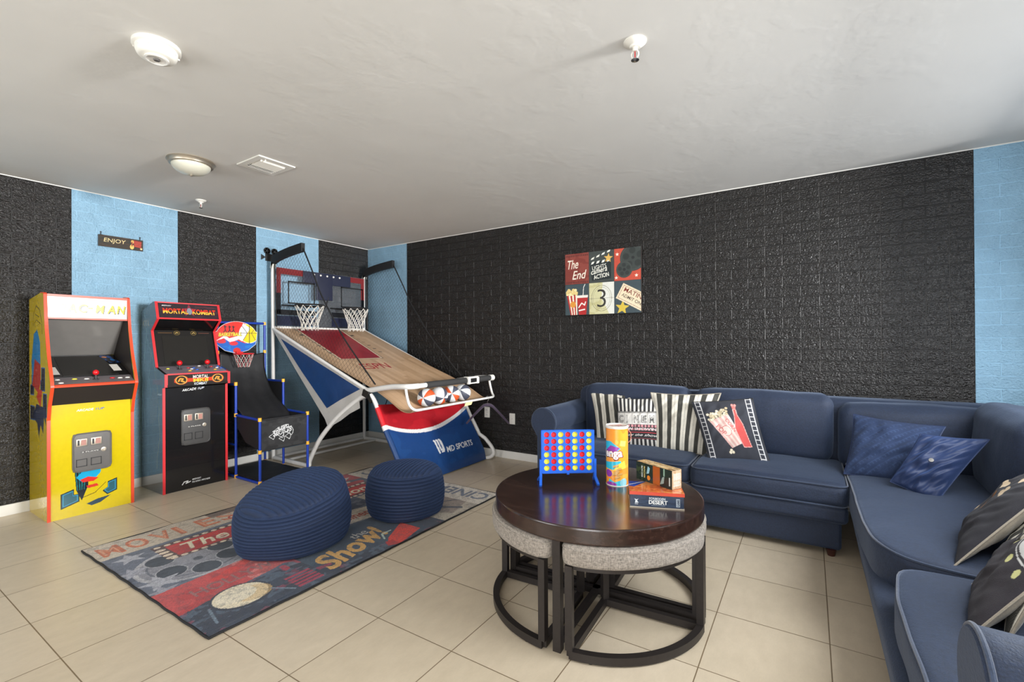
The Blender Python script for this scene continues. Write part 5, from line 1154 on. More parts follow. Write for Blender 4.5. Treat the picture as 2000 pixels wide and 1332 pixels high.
def stool_proto(lab):
    """quarter-round stool, apex at its origin, opening along +x (+-45 deg)"""
    t = thing('wedge_stool', lab, 'stool', (0, 0, 0), 'quarter-round stools nested under the coffee table')
    A = math.radians(40.5); R = .455
    arc = [(.02+R*math.cos(a), R*math.sin(a)) for a in [-A+2*A*k/24 for k in range(25)]]
    def bar(name, path, w, h):   # rectangular tube along a path
        mb = MB(); vs = []; fs = []; n = len(path)
        for i, p in enumerate(path):
            a, b = path[max(0, i-1)], path[min(n-1, i+1)]; d = Vector((b[0]-a[0], b[1]-a[1], 0)).normalized(); nn = Vector((-d.y, d.x, 0))
            for sx, sz in ((-1, -1), (1, -1), (1, 1), (-1, 1)): vs.append(Vector((p[0], p[1], p[2]))+nn*w/2*sx+Vector((0, 0, h/2*sz)))
        for i in range(n-1):
            for k in range(4): fs.append((i*4+k, i*4+(k+1) % 4, (i+1)*4+(k+1) % 4, (i+1)*4+k))
        fs.append((3, 2, 1, 0)); fs.append(tuple((n-1)*4+k for k in range(4))); mb.add(vs, fs); return obj(name, mb, 'metal_dark', t)
    z = .0215; apex = (.075, 0)
    bar('arc_rail', [(x, y, z) for x, y in arc], .028, .031)
    for e in (arc[0], arc[-1]): bar('floor_bar', [(apex[0], apex[1], z+.0005), (e[0], e[1], z+.0005)], .026, .030)
    bar('top_rail', [(x*.97, y*.97, .352) for x, y in arc], .022, .02)
    for (x, y) in (arc[0], arc[-1], apex):
        a = math.atan2(y, x); c, s = math.cos(a), math.sin(a); mb = MB(); mb.obox((x, y, .1985), (.0145*c, .0145*s, 0), (-.0145*s, .0145*c, 0), (0, 0, .1615)); obj('leg', mb, 'metal_dark', t)
    for (x, y) in (arc[3], arc[-4], apex):
        mb = MB(); mb.lathe([(0, 0), (.009, 0), (.009, .007), (0, .007)], (x, y, 0), 0, 12); obj('foot_pad', mb, 'dark_plastic', t)
    # cushion: quarter-round pad, rounded edges
    A2 = math.radians(43.6); R2 = .492; out = []
    P = [(R2*math.cos(a), R2*math.sin(a)) for a in [-A2+2*A2*k/40 for k in range(41)]]
    # rounded corners by averaging
    poly = [(.035, 0)]+P; dense = []
    for i in range(len(poly)):
        a, b = poly[i], poly[(i+1) % len(poly)]; L = math.hypot(b[0]-a[0], b[1]-a[1]); m = max(1, int(L/.016))
        for k in range(m): dense.append((a[0]+(b[0]-a[0])*k/m, a[1]+(b[1]-a[1])*k/m))
    for _ in range(10): dense = [((dense[i-1][0]+2*dense[i][0]+dense[(i+1) % len(dense)][0])/4, (dense[i-1][1]+2*dense[i][1]+dense[(i+1) % len(dense)][1])/4) for i in range(len(dense))]
    cx, cy = .29, 0; n = len(dense); z0, z1 = .362, .438; mb = MB(); vs = []; rings = []
    for k in range(9): a = -PI/2+PI*k/8; rings.append((1-.035*(1-math.cos(a)), (z0+z1)/2+(z1-z0)/2*math.sin(a)*1.0))
    rings = [(0.02, z0-.0), (.5, z0)]+rings+[(.8, z1+.004), (.5, z1+.006), (.2, z1+.006), (.02, z1+.006)]
    for (s, z_) in rings:
        for (x, y) in dense: 
            w = mnoise.noise(Vector((x*14, y*14, z_*20)))*.0018; vs.append((cx+(x-cx)*s, cy+(y-cy)*s, z_+w))
    fs = [(i*n+k, i*n+(k+1) % n, (i+1)*n+(k+1) % n, (i+1)*n+k) for i in range(len(rings)-1) for k in range(n)]+[tuple(range(n))[::-1], tuple((len(rings)-1)*n+k for k in range(n))]
    mb.add(vs, fs, 0, True); c = obj('seat_cushion', mb, 'tweed', t)
    mb = MB(); mb.tube([(cx+(x-cx)*.992, cy+(y-cy)*.992, z1-.012) for x, y in dense], .0026, 0, 6, closed=True); obj('seam', mb, 'tweed', c)
    return t
def copy_tree(o, parent=None):
    c = o.copy(); COL.objects.link(c); c.parent = parent
    for ch in list(o.children): copy_tree(ch, c)
    return c
st = stool_proto('grey tweed stool at the front right, between the two nearest table legs')
spots = [(-42, .012, None), (-132, .008, 'grey tweed stool at the front left, bulging past the tabletop edge'), (138, .0, 'grey tweed stool at the back left, mostly hidden behind the front ones'), (48, .0, 'grey tweed stool at the back right, mostly hidden on the sofa side')]
protos = [st]+[copy_tree(st) for _ in spots[1:]]
for o, (deg, off, lab) in zip(protos, spots):
    a = math.radians(deg); o.location = (TX+off*math.cos(a), TY+off*math.sin(a), 0); o.rotation_euler = (0, 0, a)
    if lab: o['label'] = lab

# ---------------- games on the table
def four_in_a_row():
    A = Vector((3.7105, -2.062, TZ)); B = Vector((3.9385, -1.901, TZ)); d = (B-A); L = d.length; d.normalize(); n = Vector((d.y, -d.x, 0)); c0 = (A+B)/2
    t = thing('four_in_a_row_game', 'blue upright four-in-a-row game full of red and yellow discs on the coffee table', 'board game', tuple(c0))
    def P(u, w, z): p = c0+d*u+n*w; return (p.x, p.y, TZ+z)
    W = .262; Hh = .213; zb = .056; cols = 7; rows = 6; px = W/7.35; pz = (Hh-.012)/6
    # front and back grids with round holes
    for w in (.0085, -.0085):
        mb = MB(); K = 20; 
        for i in range(cols):
            for j in range(rows):
                cu, cz = (i-3)*px, zb+.008+(j+.5)*pz; r = .0136; vs = []
                for ww in (w-.0012, w+.0012):
                    for k in range(K):
                        a = 2*PI*k/K+PI/K; vs.append(P(cu+r*math.cos(a), ww, cz+r*math.sin(a)))
                    for k in range(K):
                        a = 2*PI*k/K+PI/K; q = 1/max(abs(math.cos(a)), abs(math.sin(a))); vs.append(P(cu+px/2*math.cos(a)*q, ww, cz+pz/2*math.sin(a)*q))
                fs = []
                for l in (0, 1):
                    o = l*2*K
                    for k in range(K):
                        f = (o+k, o+(k+1) % K, o+K+(k+1) % K, o+K+k); fs.append(f if l else f[::-1])
                for k in range(K): fs.append((k, (k+1) % K, 2*K+(k+1) % K, 2*K+k))
                mb.add(vs, fs)
        # fill: side strips, top and bottom strips
        def ob(u0, u1, z0, z1, w0, w1):
            mb.add([P(u, ww, z) for u in (u0, u1) for ww in (w0, w1) for z in (z0, z1)], [(0, 1, 3, 2), (4, 6, 7, 5), (0, 4, 5, 1), (2, 3, 7, 6), (0, 2, 6, 4), (1, 5, 7, 3)])
        e = px*3.5
        ob(-W/2, -e, zb, zb+Hh, w-.0012, w+.0012); ob(e, W/2, zb, zb+Hh, w-.0012, w+.0012); ob(-e, e, zb, zb+.008, w-.0012, w+.0012); ob(-e, e, zb+.008+6*pz, zb+Hh, w-.0012, w+.0012)
        obj('grid_panel', mb, 'blue_plastic', t)
    def bx(name, u0, u1, w0, w1, z0, z1, m='blue_plastic'):
        mb = MB(); mb.add([P(u, ww, z) for u in (u0, u1) for ww in (w0, w1) for z in (z0, z1)], [(0, 1, 3, 2), (4, 6, 7, 5), (0, 4, 5, 1), (2, 3, 7, 6), (0, 2, 6, 4), (1, 5, 7, 3)]); return obj(name, mb, m, t)
    bx('side_rail', -W/2-.003, -W/2+.001, -.0097, .0097, zb, zb+Hh); bx('side_rail', W/2-.001, W/2+.003, -.0097, .0097, zb, zb+Hh)
    bx('release_bar', -W/2+.005, W/2-.005, -.004, .004, zb-.004, zb+.004)
    mb = MB(); p = Vector(P(.0, .004, zb-.003)); mb.obox(p, d*.006, n*.010, (0, 0, .004)); obj('release_tab', mb, 'blue_plastic', t)
    for s in (-1, 1):
        u = s*(W/2+.006)
        mb = MB(); uu = u
        for q in ((uu-.006, uu+.006, -.013, .013, .03, .125),): mb.add([P(a, w_, z) for a in q[:2] for w_ in q[2:4] for z in q[4:6]], [(0, 1, 3, 2), (4, 6, 7, 5), (0, 4, 5, 1), (2, 3, 7, 6), (0, 2, 6, 4), (1, 5, 7, 3)])
        # splayed foot
        for sg in (-1, 1):
            a0, a1 = Vector(P(uu, sg*.004, .036)), Vector(P(uu+s*.006, sg*.052, .0055)); m_ = (a0+a1)/2; dd = (a1-a0)/2; nn = dd.normalized().cross(d).normalized()
            mb.obox(m_, dd, d*.0065, nn*.0055)
        obj('foot', mb, 'blue_plastic', t)
    pat = ['RRRYYY', 'RRRRRR', 'YYYYYY', 'RRRRRR', 'YYYYYY', 'RRRRRR', 'YYYYYY']   # per column, from the top
    for i in range(cols):
        for j in range(rows):
            ch = pat[i][rows-1-j]; cu, cz = (i-3)*px, zb+.008+(j+.5)*pz
            mb = MB(); K = 22; prof = [(0, -.003), (.0148, -.003), (.0152, 0), (.0148, .003), (.0105, .0034), (.0098, .0024), (0, .0024)]; vs = [P(cu+r*math.cos(2*PI*k/K), w, cz+r*math.sin(2*PI*k/K)) for r, w in prof for k in range(K)]
            fs = [(a*K+k, a*K+(k+1) % K, (a+1)*K+(k+1) % K, (a+1)*K+k) for a in range(len(prof)-1) for k in range(K)]; mb.add(vs, fs, 0, True)
            obj('disc', mb, 'disc_red' if ch == 'R' else 'disc_yellow', t)
four_in_a_row()
def tube_game():
    cx, cy, R, H = 4.036, -1.853, .0545, .288; t = thing('block_game_tube', 'tall orange cardboard tube of a block-stacking game on the coffee table', 'game tube', (cx, cy, TZ))
    W = 2*PI*R; cv = CV(W, H, .0016, (240, 150, 50)); cv.blotch((246, 176, 66), .5, 2, 4, .8); cv.blotch((232, 120, 40), .6, 5, 5, .7)
    # u=0.5 faces the camera-left; view direction angle handled below
    m = W/2
    cv.poly([(m-.10, .17), (m-.02, .155), (m+.02, .185), (m-.03, .22), (m-.09, .215)], (48, 176, 206)); cv.poly([(m-.07, .165), (m-.01, .16), (m+.015, .19), (m-.03, .2)], (142, 56, 158)); cv.poly([(m+.015, .20), (m+.045, .195), (m+.05, .22), (m+.02, .225)], (240, 222, 100))
    cv.poly([(m-.09, .085), (m-.02, .08), (m+.03, .1), (m+.02, .125), (m-.06, .115), (m-.1, .11)], (50, 182, 206)); cv.poly([(m-.02, .075), (m+.05, .09), (m+.04, .125), (m+.01, .11)], (240, 216, 80)); cv.ell(m-.045, .06, .022, .018, (142, 60, 160)); cv.poly([(m-.05, 0), (m+.05, 0), (m+.045, .04), (m-.01, .02), (m-.04, .035)], (60, 188, 212)); cv.ell(m-.03, .008, .03, .012, (142, 56, 158)); cv.ell(m+.035, .018, .02, .02, (142, 200, 214))
    for k, (x, y) in enumerate(((-.004, .09), (.012, .075), (.0, .06), (.016, .05), (.004, .035), (-.008, .05))): cv.poly([(m+x-.014, y), (m+x+.014, y+.008), (m+x+.012, y+.019), (m+x-.014, y+.011)], (214, 164, 92)); cv.line([(m+x-.014, y), (m+x+.014, y+.008)], .0016, (120, 78, 36))
    cv.text('Jenga', m-.088, .122, .062, (44, 34, 40), w=.122, ang=.04, bold=.07); cv.text('Jenga', m-.086, .126, .056, (176, 40, 60), w=.118, ang=.04, bold=.05); cv.text('Jenga', m-.084, .128, .052, (246, 240, 232), w=.114, ang=.04, bold=.03)
    a0 = math.radians(-72)   # direction that shows the middle of the print
    def f(a, b): th = a0+(a-.5)*2*PI; return (cx+R*math.cos(th), cy+R*math.sin(th), TZ+.001+b*H)
    mb = MB(); mb.grid(cv.nx, cv.ny, f, 0, True, cv); obj('printed_tube', mb, 'art_gloss', t)
    mb = MB(); mb.lathe([(0, 0), (R+.0008, 0), (R+.0008, .004), (0, .004)], (cx, cy, TZ), 0, 48); obj('base_rim', mb, 'white_plastic', t)
    cv = CV(.12, .12, .002, (226, 206, 190)); cv.blotch((206, 60, 70), .55, 3, 9, .7); cv.blotch((120, 60, 160), .7, 7, 10, .7)
    mb = MB(); mb.lathe([(0, H-.006), (R+.001, H-.006), (R+.0025, H-.002), (R+.0025, H+.006), (R-.002, H+.007), (R-.004, H+.002), (0, H+.001)], (cx, cy, TZ), 1, 48)
    vs = []; 
    mb.grid(30, 10, lambda a, b: (cx+(R-.005)*b*math.cos(a*2*PI), cy+(R-.005)*b*math.sin(a*2*PI), TZ+H+.0028), 0, False, cv); obj('lid', mb, ['art_gloss', 'white_plastic'], t)
    mb = MB(); c, s = math.cos(math.radians(33)), math.sin(math.radians(33))
    for sg in (1,): mb.tube(smooth_path([(cx+c*(R+.002)*sg, cy+s*(R+.002)*sg, TZ+.27), (cx+c*(R+.016), cy+s*(R+.016), TZ+.25), (cx+c*(R+.014), cy+s*(R+.014), TZ+.22), (cx+c*(R+.002), cy+s*(R+.002), TZ+.205)], 6), .0018, 0, 6)
    obj('carry_cord', mb, 'slot_red', t)
tube_game()
def game_tin():
    A = Vector((4.197, -2.144, TZ)); d = Vector((.936, .352, 0)).normalized(); n = Vector((-d.y, d.x, 0)); W, D, H = .224, .150, .070; c = A+d*W/2+n*D/2
    t = thing('game_tin', 'navy game tin reading FORBIDDEN DESERT with an orange lid'.replace(' reading FORBIDDEN DESERT', ' with silver lettering on its side and'), 'game box', tuple(c)); t['label'] = 'navy game tin with silver side lettering and orange lid, under the small game box'
    mb = MB(); hz = .052; mb.obox((c.x, c.y, TZ+.003+hz/2), d*(W/2-.002), n*(D/2-.002), (0, 0, hz/2)); 
    cv = CV(W-.004, hz, .0009, (34, 46, 66)); cv.blotch((44, 60, 84), .5, 1, 5, .7); w = W-.004
    cv.text('FORBIDDEN', w*.36, hz*.64, .010, (196, 202, 206), w=w*.3, bold=.02); cv.text('DESERT', w*.35, hz*.28, .017, (214, 214, 210), w=w*.35, bold=.03); cv.line([(w*.4, hz*.18), (w*.65, hz*.18)], .002, (130, 140, 150))
    cv.poly([(w*.09, hz*.3), (w*.16, hz*.34), (w*.13, hz*.5), (w*.16, hz*.66), (w*.12, hz*.6), (w*.08, hz*.66), (w*.1, hz*.5)], (206, 210, 214)); cv.rect(w*.09, w*.15, hz*.2, hz*.24, (206, 210, 214)); cv.rect(w*.86, w*.93, hz*.15, hz*.82, (150, 160, 168)); cv.text('GAME', w*.92, hz*.2, .010, (34, 46, 66), w=hz*.55, ang=PI/2, bold=.03)
    o = A+d*.002+n*.0015; mb2 = MB(); mb2.art(cv, (o.x, o.y, TZ+.003), d*(W-.004), (0, 0, hz)); mb2.v = mb2.v
    k = len(mb.v); mb_all = MB(); mb_all.art(cv, (o.x, o.y, TZ+.003), d*(W-.004), (0, 0, hz), 0); mb_all.obox((c.x, c.y, TZ+.003+hz/2), d*(W/2-.002), n*(D/2-.002), (0, 0, hz/2), 1); obj('tin_body', mb_all, ['art_gloss', M['navy_tin']], t)
    mb = MB(); mb.obox((c.x, c.y, TZ+.0025), d*W/2, n*D/2, (0, 0, .0025)); obj('bottom_rim', mb, 'nickel', t)
    cv = CV(W, D, .002, (206, 108, 52)); cv.blotch((226, 150, 80), .5, 3, 5, .8); cv.blotch((170, 70, 34), .6, 6, 7, .7); cv.poly([(0, D), (W*.35, D), (W*.1, D*.45), (0, D*.5)], (36, 70, 160)); cv.line([(0, D*.62), (W*.3, D)], .006, (210, 214, 226))
    mb = MB(); z0 = TZ+.003+hz; mb.obox((c.x, c.y, z0+.007), d*(W/2+.001), n*(D/2+.001), (0, 0, .007), 1); q = c-d*(W/2)-n*(D/2); mb.art(cv, (q.x, q.y, z0+.0143), d*W, n*D, 0)
    obj('lid', mb, ['art_gloss', M['orange_lid']], t, label='orange lid with sandy picture')
    return z0+.0145
M['navy_tin'] = pmat('navy_tin', S(36, 46, 66), .3, var=.05); M['orange_lid'] = pmat('orange_red_tin', S(190, 66, 44), .3, var=.08)
ztop = game_tin()
def card_box():
    A = Vector((4.350, -2.040, ztop)); B = Vector((4.166, -1.950, ztop)); d = (A-B); L = d.length; d.normalize(); n = Vector((-d.y, d.x, 0)); n = n if n.y > 0 else -n; D = .060; H = .082; c = B+d*L/2+n*D/2
    t = thing('card_game_box', 'small dark green and orange game box lying askew on top of the tin', 'game box', tuple(c))
    cv = CV(L, H, .0012, (36, 46, 34)); cv.rect(L*.48, L*.68, 0, H, (168, 84, 26)); cv.blotch((60, 74, 40), .55, 3, 6, .7, cv.X < L*.45); cv.blotch((26, 32, 28), .5, 7, 5, .7, cv.X > L*.68)
    for k, x in enumerate((.15, .22)): cv.text('ESCAPE', L*x+.008, H*.2, .008, (210, 214, 206) if k == 0 else (214, 190, 120), w=H*.65, ang=PI/2, bold=.03)
    cv.ell(L*.36, H*.25, .009, .011, (222, 130, 36)); cv.poly([(L*.3, H*.45), (L*.34, H*.9), (L*.4, H*.8), (L*.37, H*.5)], (150, 190, 200)); cv.poly([(L*.68, H*.1), (L*.74, H*.5), (L*.8, H*.6), (L*.78, H*.2)], (140, 156, 148)); cv.rect(L*.77, L*.81, H*.6, H, (140, 170, 150)); cv.rect(L*.92, L*.95, H*.15, H*.6, (190, 196, 190))
    mb = MB(); mb.art(cv, B-n*.0006+Vector((0, 0, .0005)), d*L, (0, 0, H-.001), 0)
    cv2 = CV(D, H, .0012, (186, 158, 128)); cv2.blotch((150, 116, 84), .55, 4, 6, .6)
    for k in range(5): cv2.text('PLAY NOW', D*(.28+k*.15), H*.12, .006, (246, 240, 228), w=H*.72, ang=PI/2, bold=.04)
    mb.art(cv2, A+d*.0006+Vector((0, 0, .0005)), n*D, (0, 0, H-.001), 0)
    cv3 = CV(L, D, .0016, (206, 170, 116)); cv3.blotch((230, 206, 160), .5, 5, 9, .8); cv3.blotch((120, 84, 56), .62, 8, 10, .8); cv3.line([(0, 0), (L, 0)], .006, (96, 66, 46))
    mb.art(cv3, B+Vector((0, 0, H+.0004)), d*L, n*D, 0); mb.obox((c.x, c.y, ztop+H/2), d*L/2, n*D/2, (0, 0, H/2), 1)
    obj('printed_box', mb, ['art_gloss', M['green_card']], t)
M['green_card'] = pmat('dark_green_card', S(38, 46, 36), .4, var=.05)
card_box()

# ================================================================== SECTIONAL SOFA
def puff(top=.02, side=.012, wr=.004, seed=0, n3=1):
    def fn(u, v, w, P):
        P = Vector(P)
        if abs(w) > .6: P.z += (1 if w > 0 else -.3)*top*(1-u*u)*(1-v*v)
        P.y += math.copysign(side, v)*(1-u*u)*(1-w*w)*(abs(v)**3); P.x += math.copysign(side, u)*(1-v*v)*(1-w*w)*(abs(u)**3)
        nz = mnoise.noise_vector(Vector((P.x*6+seed, P.y*6, P.z*8+seed)))
        return P+Vector(nz)*wr
    return fn
def back_puff(ax, th=.04, seed=0, wr=.008):
    """cushion bulging along axis ax (0=x,1=y)"""
    def fn(u, v, w, P):
        P = Vector(P); s, o = (u, v) if ax == 0 else (v, u)
        P[ax] += math.copysign(th, s)*(1-o*o)*(1-w*w)*(abs(s)**2)
        P.z += .018*(1-o*o)*(1 if w > .5 else 0)*w
        nz = mnoise.noise_vector(Vector((P.x*5+seed, P.y*5+seed, P.z*6))); n2 = mnoise.noise_vector(Vector((P.x*15+seed, P.y*15, P.z*9)))
        return P+Vector(nz)*wr+Vector(n2)*wr*.35
    return fn
def rim(X, Y, z, r=.03, puffz=None):
    """piping loop round the top of a box"""
    (x0, x1), (y0, y1) = X, Y; pts = []
    for (cx, cy, a0) in ((x1-r, y1-r, 0), (x0+r, y1-r, 90), (x0+r, y0+r, 180), (x1-r, y0+r, 270)):
        for k in range(5): a = math.radians(a0+22.5*k); pts.append((cx+r*math.cos(a), cy+r*math.sin(a), z))
    out = []
    for i in range(len(pts)):
        a, b = Vector(pts[i]), Vector(pts[(i+1) % len(pts)]); m = max(1, int((b-a).length/.03))
        for k in range(m): out.append(a+(b-a)*k/m)
    return out
def sofa():
    t = thing('sectional_sofa', 'large navy denim L-shaped sectional sofa along the black brick wall', 'sofa', (5.0, -.6, 0))
    XL = 3.215; YF = -.955; XR = 5.05; YE = -2.89
    def part(name, X, Y, Z, r, n=8, fn=None, par=t, m='denim', lab=None):
        mb = MB(); mb.rbox(X, Y, Z, r, 0, n, 4, fn); return obj(name, mb, m, par, label=lab)
    # bases
    part('base', (3.06, 5.0), (YF+.035, -.1), (.035, .20), .02, 12, puff(0, .004, .003, 3))
    part('base_rail', (XL-.02, 5.03), (YF-.012, -.2), (.195, .295), .03, 14, puff(0, .004, .004, 4))
    part('base', (XR+.03, 5.93), (YE-.05, -.12), (.035, .20), .02, 12, puff(0, .004, .003, 5))
    part('base_rail', (XR+.0, 5.9), (YE, -.12), (.195, .29), .03, 14, puff(0, .004, .003, 6))
    for (x, y) in ((3.12, YF+.06), (4.95, YF+.05), (3.12, -.16), (5.13, -1.0), (5.12, YE+.0), (5.88, -.2), (5.88, YE)):
        mb = MB(); mb.lathe([(0, 0), (.018, 0), (.026, .038), (0, .04)], (x, y, 0), 0, 16); obj('foot', mb, 'sofa_wood', t)
    # frame backs
    part('back_frame', (3.1, 5.95), (-.27, -.03), (.20, .825), .07, 20, puff(.0, .004, .004, 7)); part('back_frame', (5.76, 5.995), (YE-.1, -.10), (.20, .825), .07, 20, puff(0, .004, .004, 8))
    # left rolled arm
    def arm(name, u0, c, v0, v1, mp, cz=.60, R=.108, base=.20, z0=.04):
        """rolled arm profile in (u,z), swept v0..v1"""
        P = [(c-.065, z0), (c-.065, cz-.12)]+[(c-.012+R*math.cos(a), cz+R*math.sin(a)) for a in [math.radians(222-(222+42)*k/30) for k in range(31)]]+[(c+.085, cz-.12), (c+.085, z0)]
        n = len(P); K = 26; vs = []; cxm, czm = c, .38
        prof = [(0, .93), (.004, .97), (.012, .992), (.028, 1.0)]
        S_ = [(v0+(v1-v0)*0+p[0]*(1 if v1 > v0 else -1), p[1]) for p in prof]+[(v0+(v1-v0)*k/K, 1.0) for k in range(2, K+1)]
        mb = MB()
        for (v, s) in S_:
            for (u, z) in P:
                w = mnoise.noise(Vector((u*7, v*5, z*7)))*.007; cu, cz_ = c, (cz if z > cz-.12 else z)
                vs.append(mp(cu+(u-cu)*(1 if s == 1 else s)+w*.6, v, (cz_+(z-cz_)*s)+w))
        fs = [(i*n+k, i*n+k+1, (i+1)*n+k+1, (i+1)*n+k) for i in range(len(S_)-1) for k in range(n-1)]+[tuple(range(n)), tuple((len(S_)-1)*n+k for k in range(n))[::-1]]
        mb.add(vs, fs, 0, True); mb.sm[-1] = mb.sm[-2] = False
        a = obj(name, mb, 'denim', t)
        sg = 1 if v1 > v0 else -1; mb = MB(); mb.tube([mp(u, v0+.008*sg, z) for u, z in P], .0048, 0, 8); obj('piping', mb, 'denim_pipe', a)
    arm('armrest', 0, 3.122, YF+.02, -.06, lambda u, v, z: (u, v, z))
    arm('armrest', 0, -3.0, 5.085, 5.96, lambda u, v, z: (v, u, z), cz=.618, R=.105)
    # seat cushions
    seats = [((XL, 4.19), (YF-.005, -.30), (.285, .425), 11), ((4.198, 5.035), (YF-.02, -.30), (.285, .425), 12)]
    for X, Y, Z, sd in seats:
        c = part('seat_cushion', X, Y, Z, .045, 18, puff(.022, .008, .005, sd)); mb = MB()
        for zz in (Z[1]-.013, Z[0]+.014): mb.tube([p+Vector((0, 0, 0)) for p in rim((X[0]+.006, X[1]-.006), (Y[0]-.002, Y[1]), zz, .05)], .0045, 0, 6, closed=True)
        obj('piping', mb, 'denim_pipe', c)
    # corner cushion with a cut-in front edge, and the last seat
    def shaped(name, poly, z0, z1, sd):
        D = []
        for i in range(len(poly)):
            a, b = Vector(poly[i]+(0,)), Vector(poly[(i+1) % len(poly)]+(0,)); m = max(1, int((b-a).length/.03))
            for k in range(m): D.append(a+(b-a)*k/m)
        for _ in range(6): D = [(D[i-1]+2*D[i]+D[(i+1) % len(D)])/4 for i in range(len(D))]
        n = len(D); c = sum(D, Vector())/n; c = Vector((c.x, c.y, 0)); r = .035; rings = []
        for k in range(5): a = -PI/2+PI/2*k/4; rings.append((r*(1-math.cos(a)), z0+r+r*math.sin(a)))
        for k in range(5): a = PI/2*k/4; rings.append((r*(1-math.cos(a)), z1-r+r*math.sin(a)))
        vs = []; mb = MB()
        def ring(ins=None, sc=None, z=0):
            for p in D:
                q = p-c; L = q.length; f = (L-ins)/L if ins is not None else sc
                P_ = c+q*f; w = mnoise.noise_vector(Vector((P_.x*6+sd, P_.y*6, z*8)))*.005; hz = (.02*(1-((1-r/L if 1 else 0) and f)**2)) if sc is not None and z > (z0+z1)/2 else 0
                vs.append(P_+Vector((0, 0, z+hz))+Vector(w))
        ring(sc=.02, z=z0); ring(sc=.6, z=z0)
        for ins, z in rings: ring(ins=ins, z=z)
        for f in (.8, .65, .5, .35, .2, .02): ring(sc=f, z=z1)
        R_ = len(vs)//n; fs = [(i*n+k, i*n+(k+1) % n, (i+1)*n+(k+1) % n, (i+1)*n+k) for i in range(R_-1) for k in range(n)]+[tuple(range(n))[::-1], tuple((R_-1)*n+k for k in range(n))]
        mb.add(vs, fs, 0, True); o = obj(name, mb, 'denim', t)
        mb = MB()
        for zz in (z1-.010,): mb.tube([c+(p-c)*((p-c).length-.008)/(p-c).length+Vector((0, 0, zz))+Vector(mnoise.noise_vector(Vector((p.x*6+sd, p.y*6, zz*8)))*.005) for p in D], .0048, 0, 6, closed=True)
        obj('piping', mb, 'denim_pipe', o)
    shaped('seat_cushion', [(5.032, -1.02), (5.045, -1.55), (5.06, -1.78), (5.14, -1.90), (5.28, -1.955), (5.74, -1.955), (5.74, -.30), (5.045, -.30)], .27, .43, 21)
    shaped('seat_cushion', [(5.10, -1.99), (5.07, -2.25), (5.075, -2.89), (5.74, -2.89), (5.74, -1.97), (5.17, -1.97)], .275, .425, 22)
    # back cushions
    for X, Z, sd, y1 in (((XL+.0, 4.075), (.40, .855), 31, -.20), ((4.10, 4.985), (.40, .850), 32, -.20)):
        c = part('back_cushion', X, (-.405, y1), Z, .07, 20, back_puff(1, .045, sd))
    part('back_cushion', (5.01, 5.80), (-.40, -.16), (.38, .800), .07, 20, back_puff(1, .035, 33, .006))
    part('back_cushion', (5.64, 5.84), (-1.18, -.40), (.38, .86), .08, 20, back_puff(0, .04, 34, .006)); part('back_cushion', (5.66, 5.84), (-2.02, -1.2), (.40, .85), .08, 18, back_puff(0, .03, 35, .006)); part('back_cushion', (5.66, 5.84), (-2.87, -2.04), (.40, .85), .08, 18, back_puff(0, .05, 36, .006))
sofa()

# ================================================================== THROW PILLOWS
def pillow(lab, TL, TR, BR, BL, th, cv=None, front='art_cloth', back='beige_cloth', pinch=.07, res=90, wr=.004, seed=0, flip=False, group='throw pillows on the sofa', pipe=None, button=False):
    TL, TR, BR, BL = map(Vector, (TL, TR, BR, BL)); c = (TL+TR+BR+BL)/4; n = (TR-TL+BR-BL).cross(TL-BL+TR-BR).normalized()   # points towards the viewer
    t = thing('throw_pillow', lab, 'throw pillow', tuple(c-Vector((0, 0, .2))), group)
    def P(a, b, s):
        u, v = 2*a-1, 2*b-1; uu = u*(1-pinch*(1-v*v)); vv = v*(1-pinch*(1-u*u)); A = (uu+1)/2; B_ = (vv+1)/2
        p = (BL*(1-A)+BR*A)*(1-B_)+(TL*(1-A)+TR*A)*B_
        pr = (max(0, (1-u*u))*max(0, (1-v*v)))**.55
        w = mnoise.noise(Vector((u*2.2+seed, v*2.2, s*3+seed)))*wr*3*pr+mnoise.noise(Vector(((u+v)*1.4+seed, (v-u)*4.5+seed, s)))*wr*2.2*pr+mnoise.noise(Vector((u*6+seed, v*1.5, s)))*wr*abs(v)**3*2*pr
        # pucker from the corners
        return p+n*(s*(th*pr)+w)
    nx, ny = (cv.nx, cv.ny) if cv else (res, res)
    mb = MB(); mb.grid(nx, ny, lambda a, b: P(a, b, 1), 0, True, cv); f = obj('front_cover', mb, front, t)
    if button:
        q = P(.5, .5, 1); mb = MB(); mb.lathe([(0, 0), (.012, 0), (.010, .004), (0, .005)], (0, 0, 0), 0, 14)
        R_ = n.to_track_quat('Z', 'Y').to_matrix(); mb.v = [tuple(Vector(q)+R_ @ Vector(v)+n*.002) for v in mb.v]; obj('button', mb, 'chrome', f)
    mb = MB(); mb.grid(60, 60, lambda a, b: P(a, b, -1), 0, True, flip=True); obj('back_cover', mb, back, t)
    edge = [P(k/40, 0, 0) for k in range(40)]+[P(1, k/40, 0) for k in range(40)]+[P(1-k/40, 1, 0) for k in range(40)]+[P(0, 1-k/40, 0) for k in range(40)]
    mb = MB(); mb.tube(edge, .0034, 0, 6, closed=True); obj('edge_seam', mb, pipe or back, t)
    return t, P
def stripes(seed=0):
    cv = CV(.45, .45, .0028, (218, 212, 198)); x = .0; k = 0
    while x < .45:
        cv.rect(x+.038, x+.072, 0, .45, (50, 49, 45)); 
        m = (cv.X > x+.038) & (cv.X < x+.072) & (((cv.X*2+cv.Y*1.0) % .011) < .003); cv.put(m, (96, 94, 86), .7)
        m = (np.abs(cv.X-(x+.018)) < .0018) & ((cv.Y % .009) < .006); cv.put(m, (70, 68, 62)); x += .075
    cv.speck(.14, seed); return cv
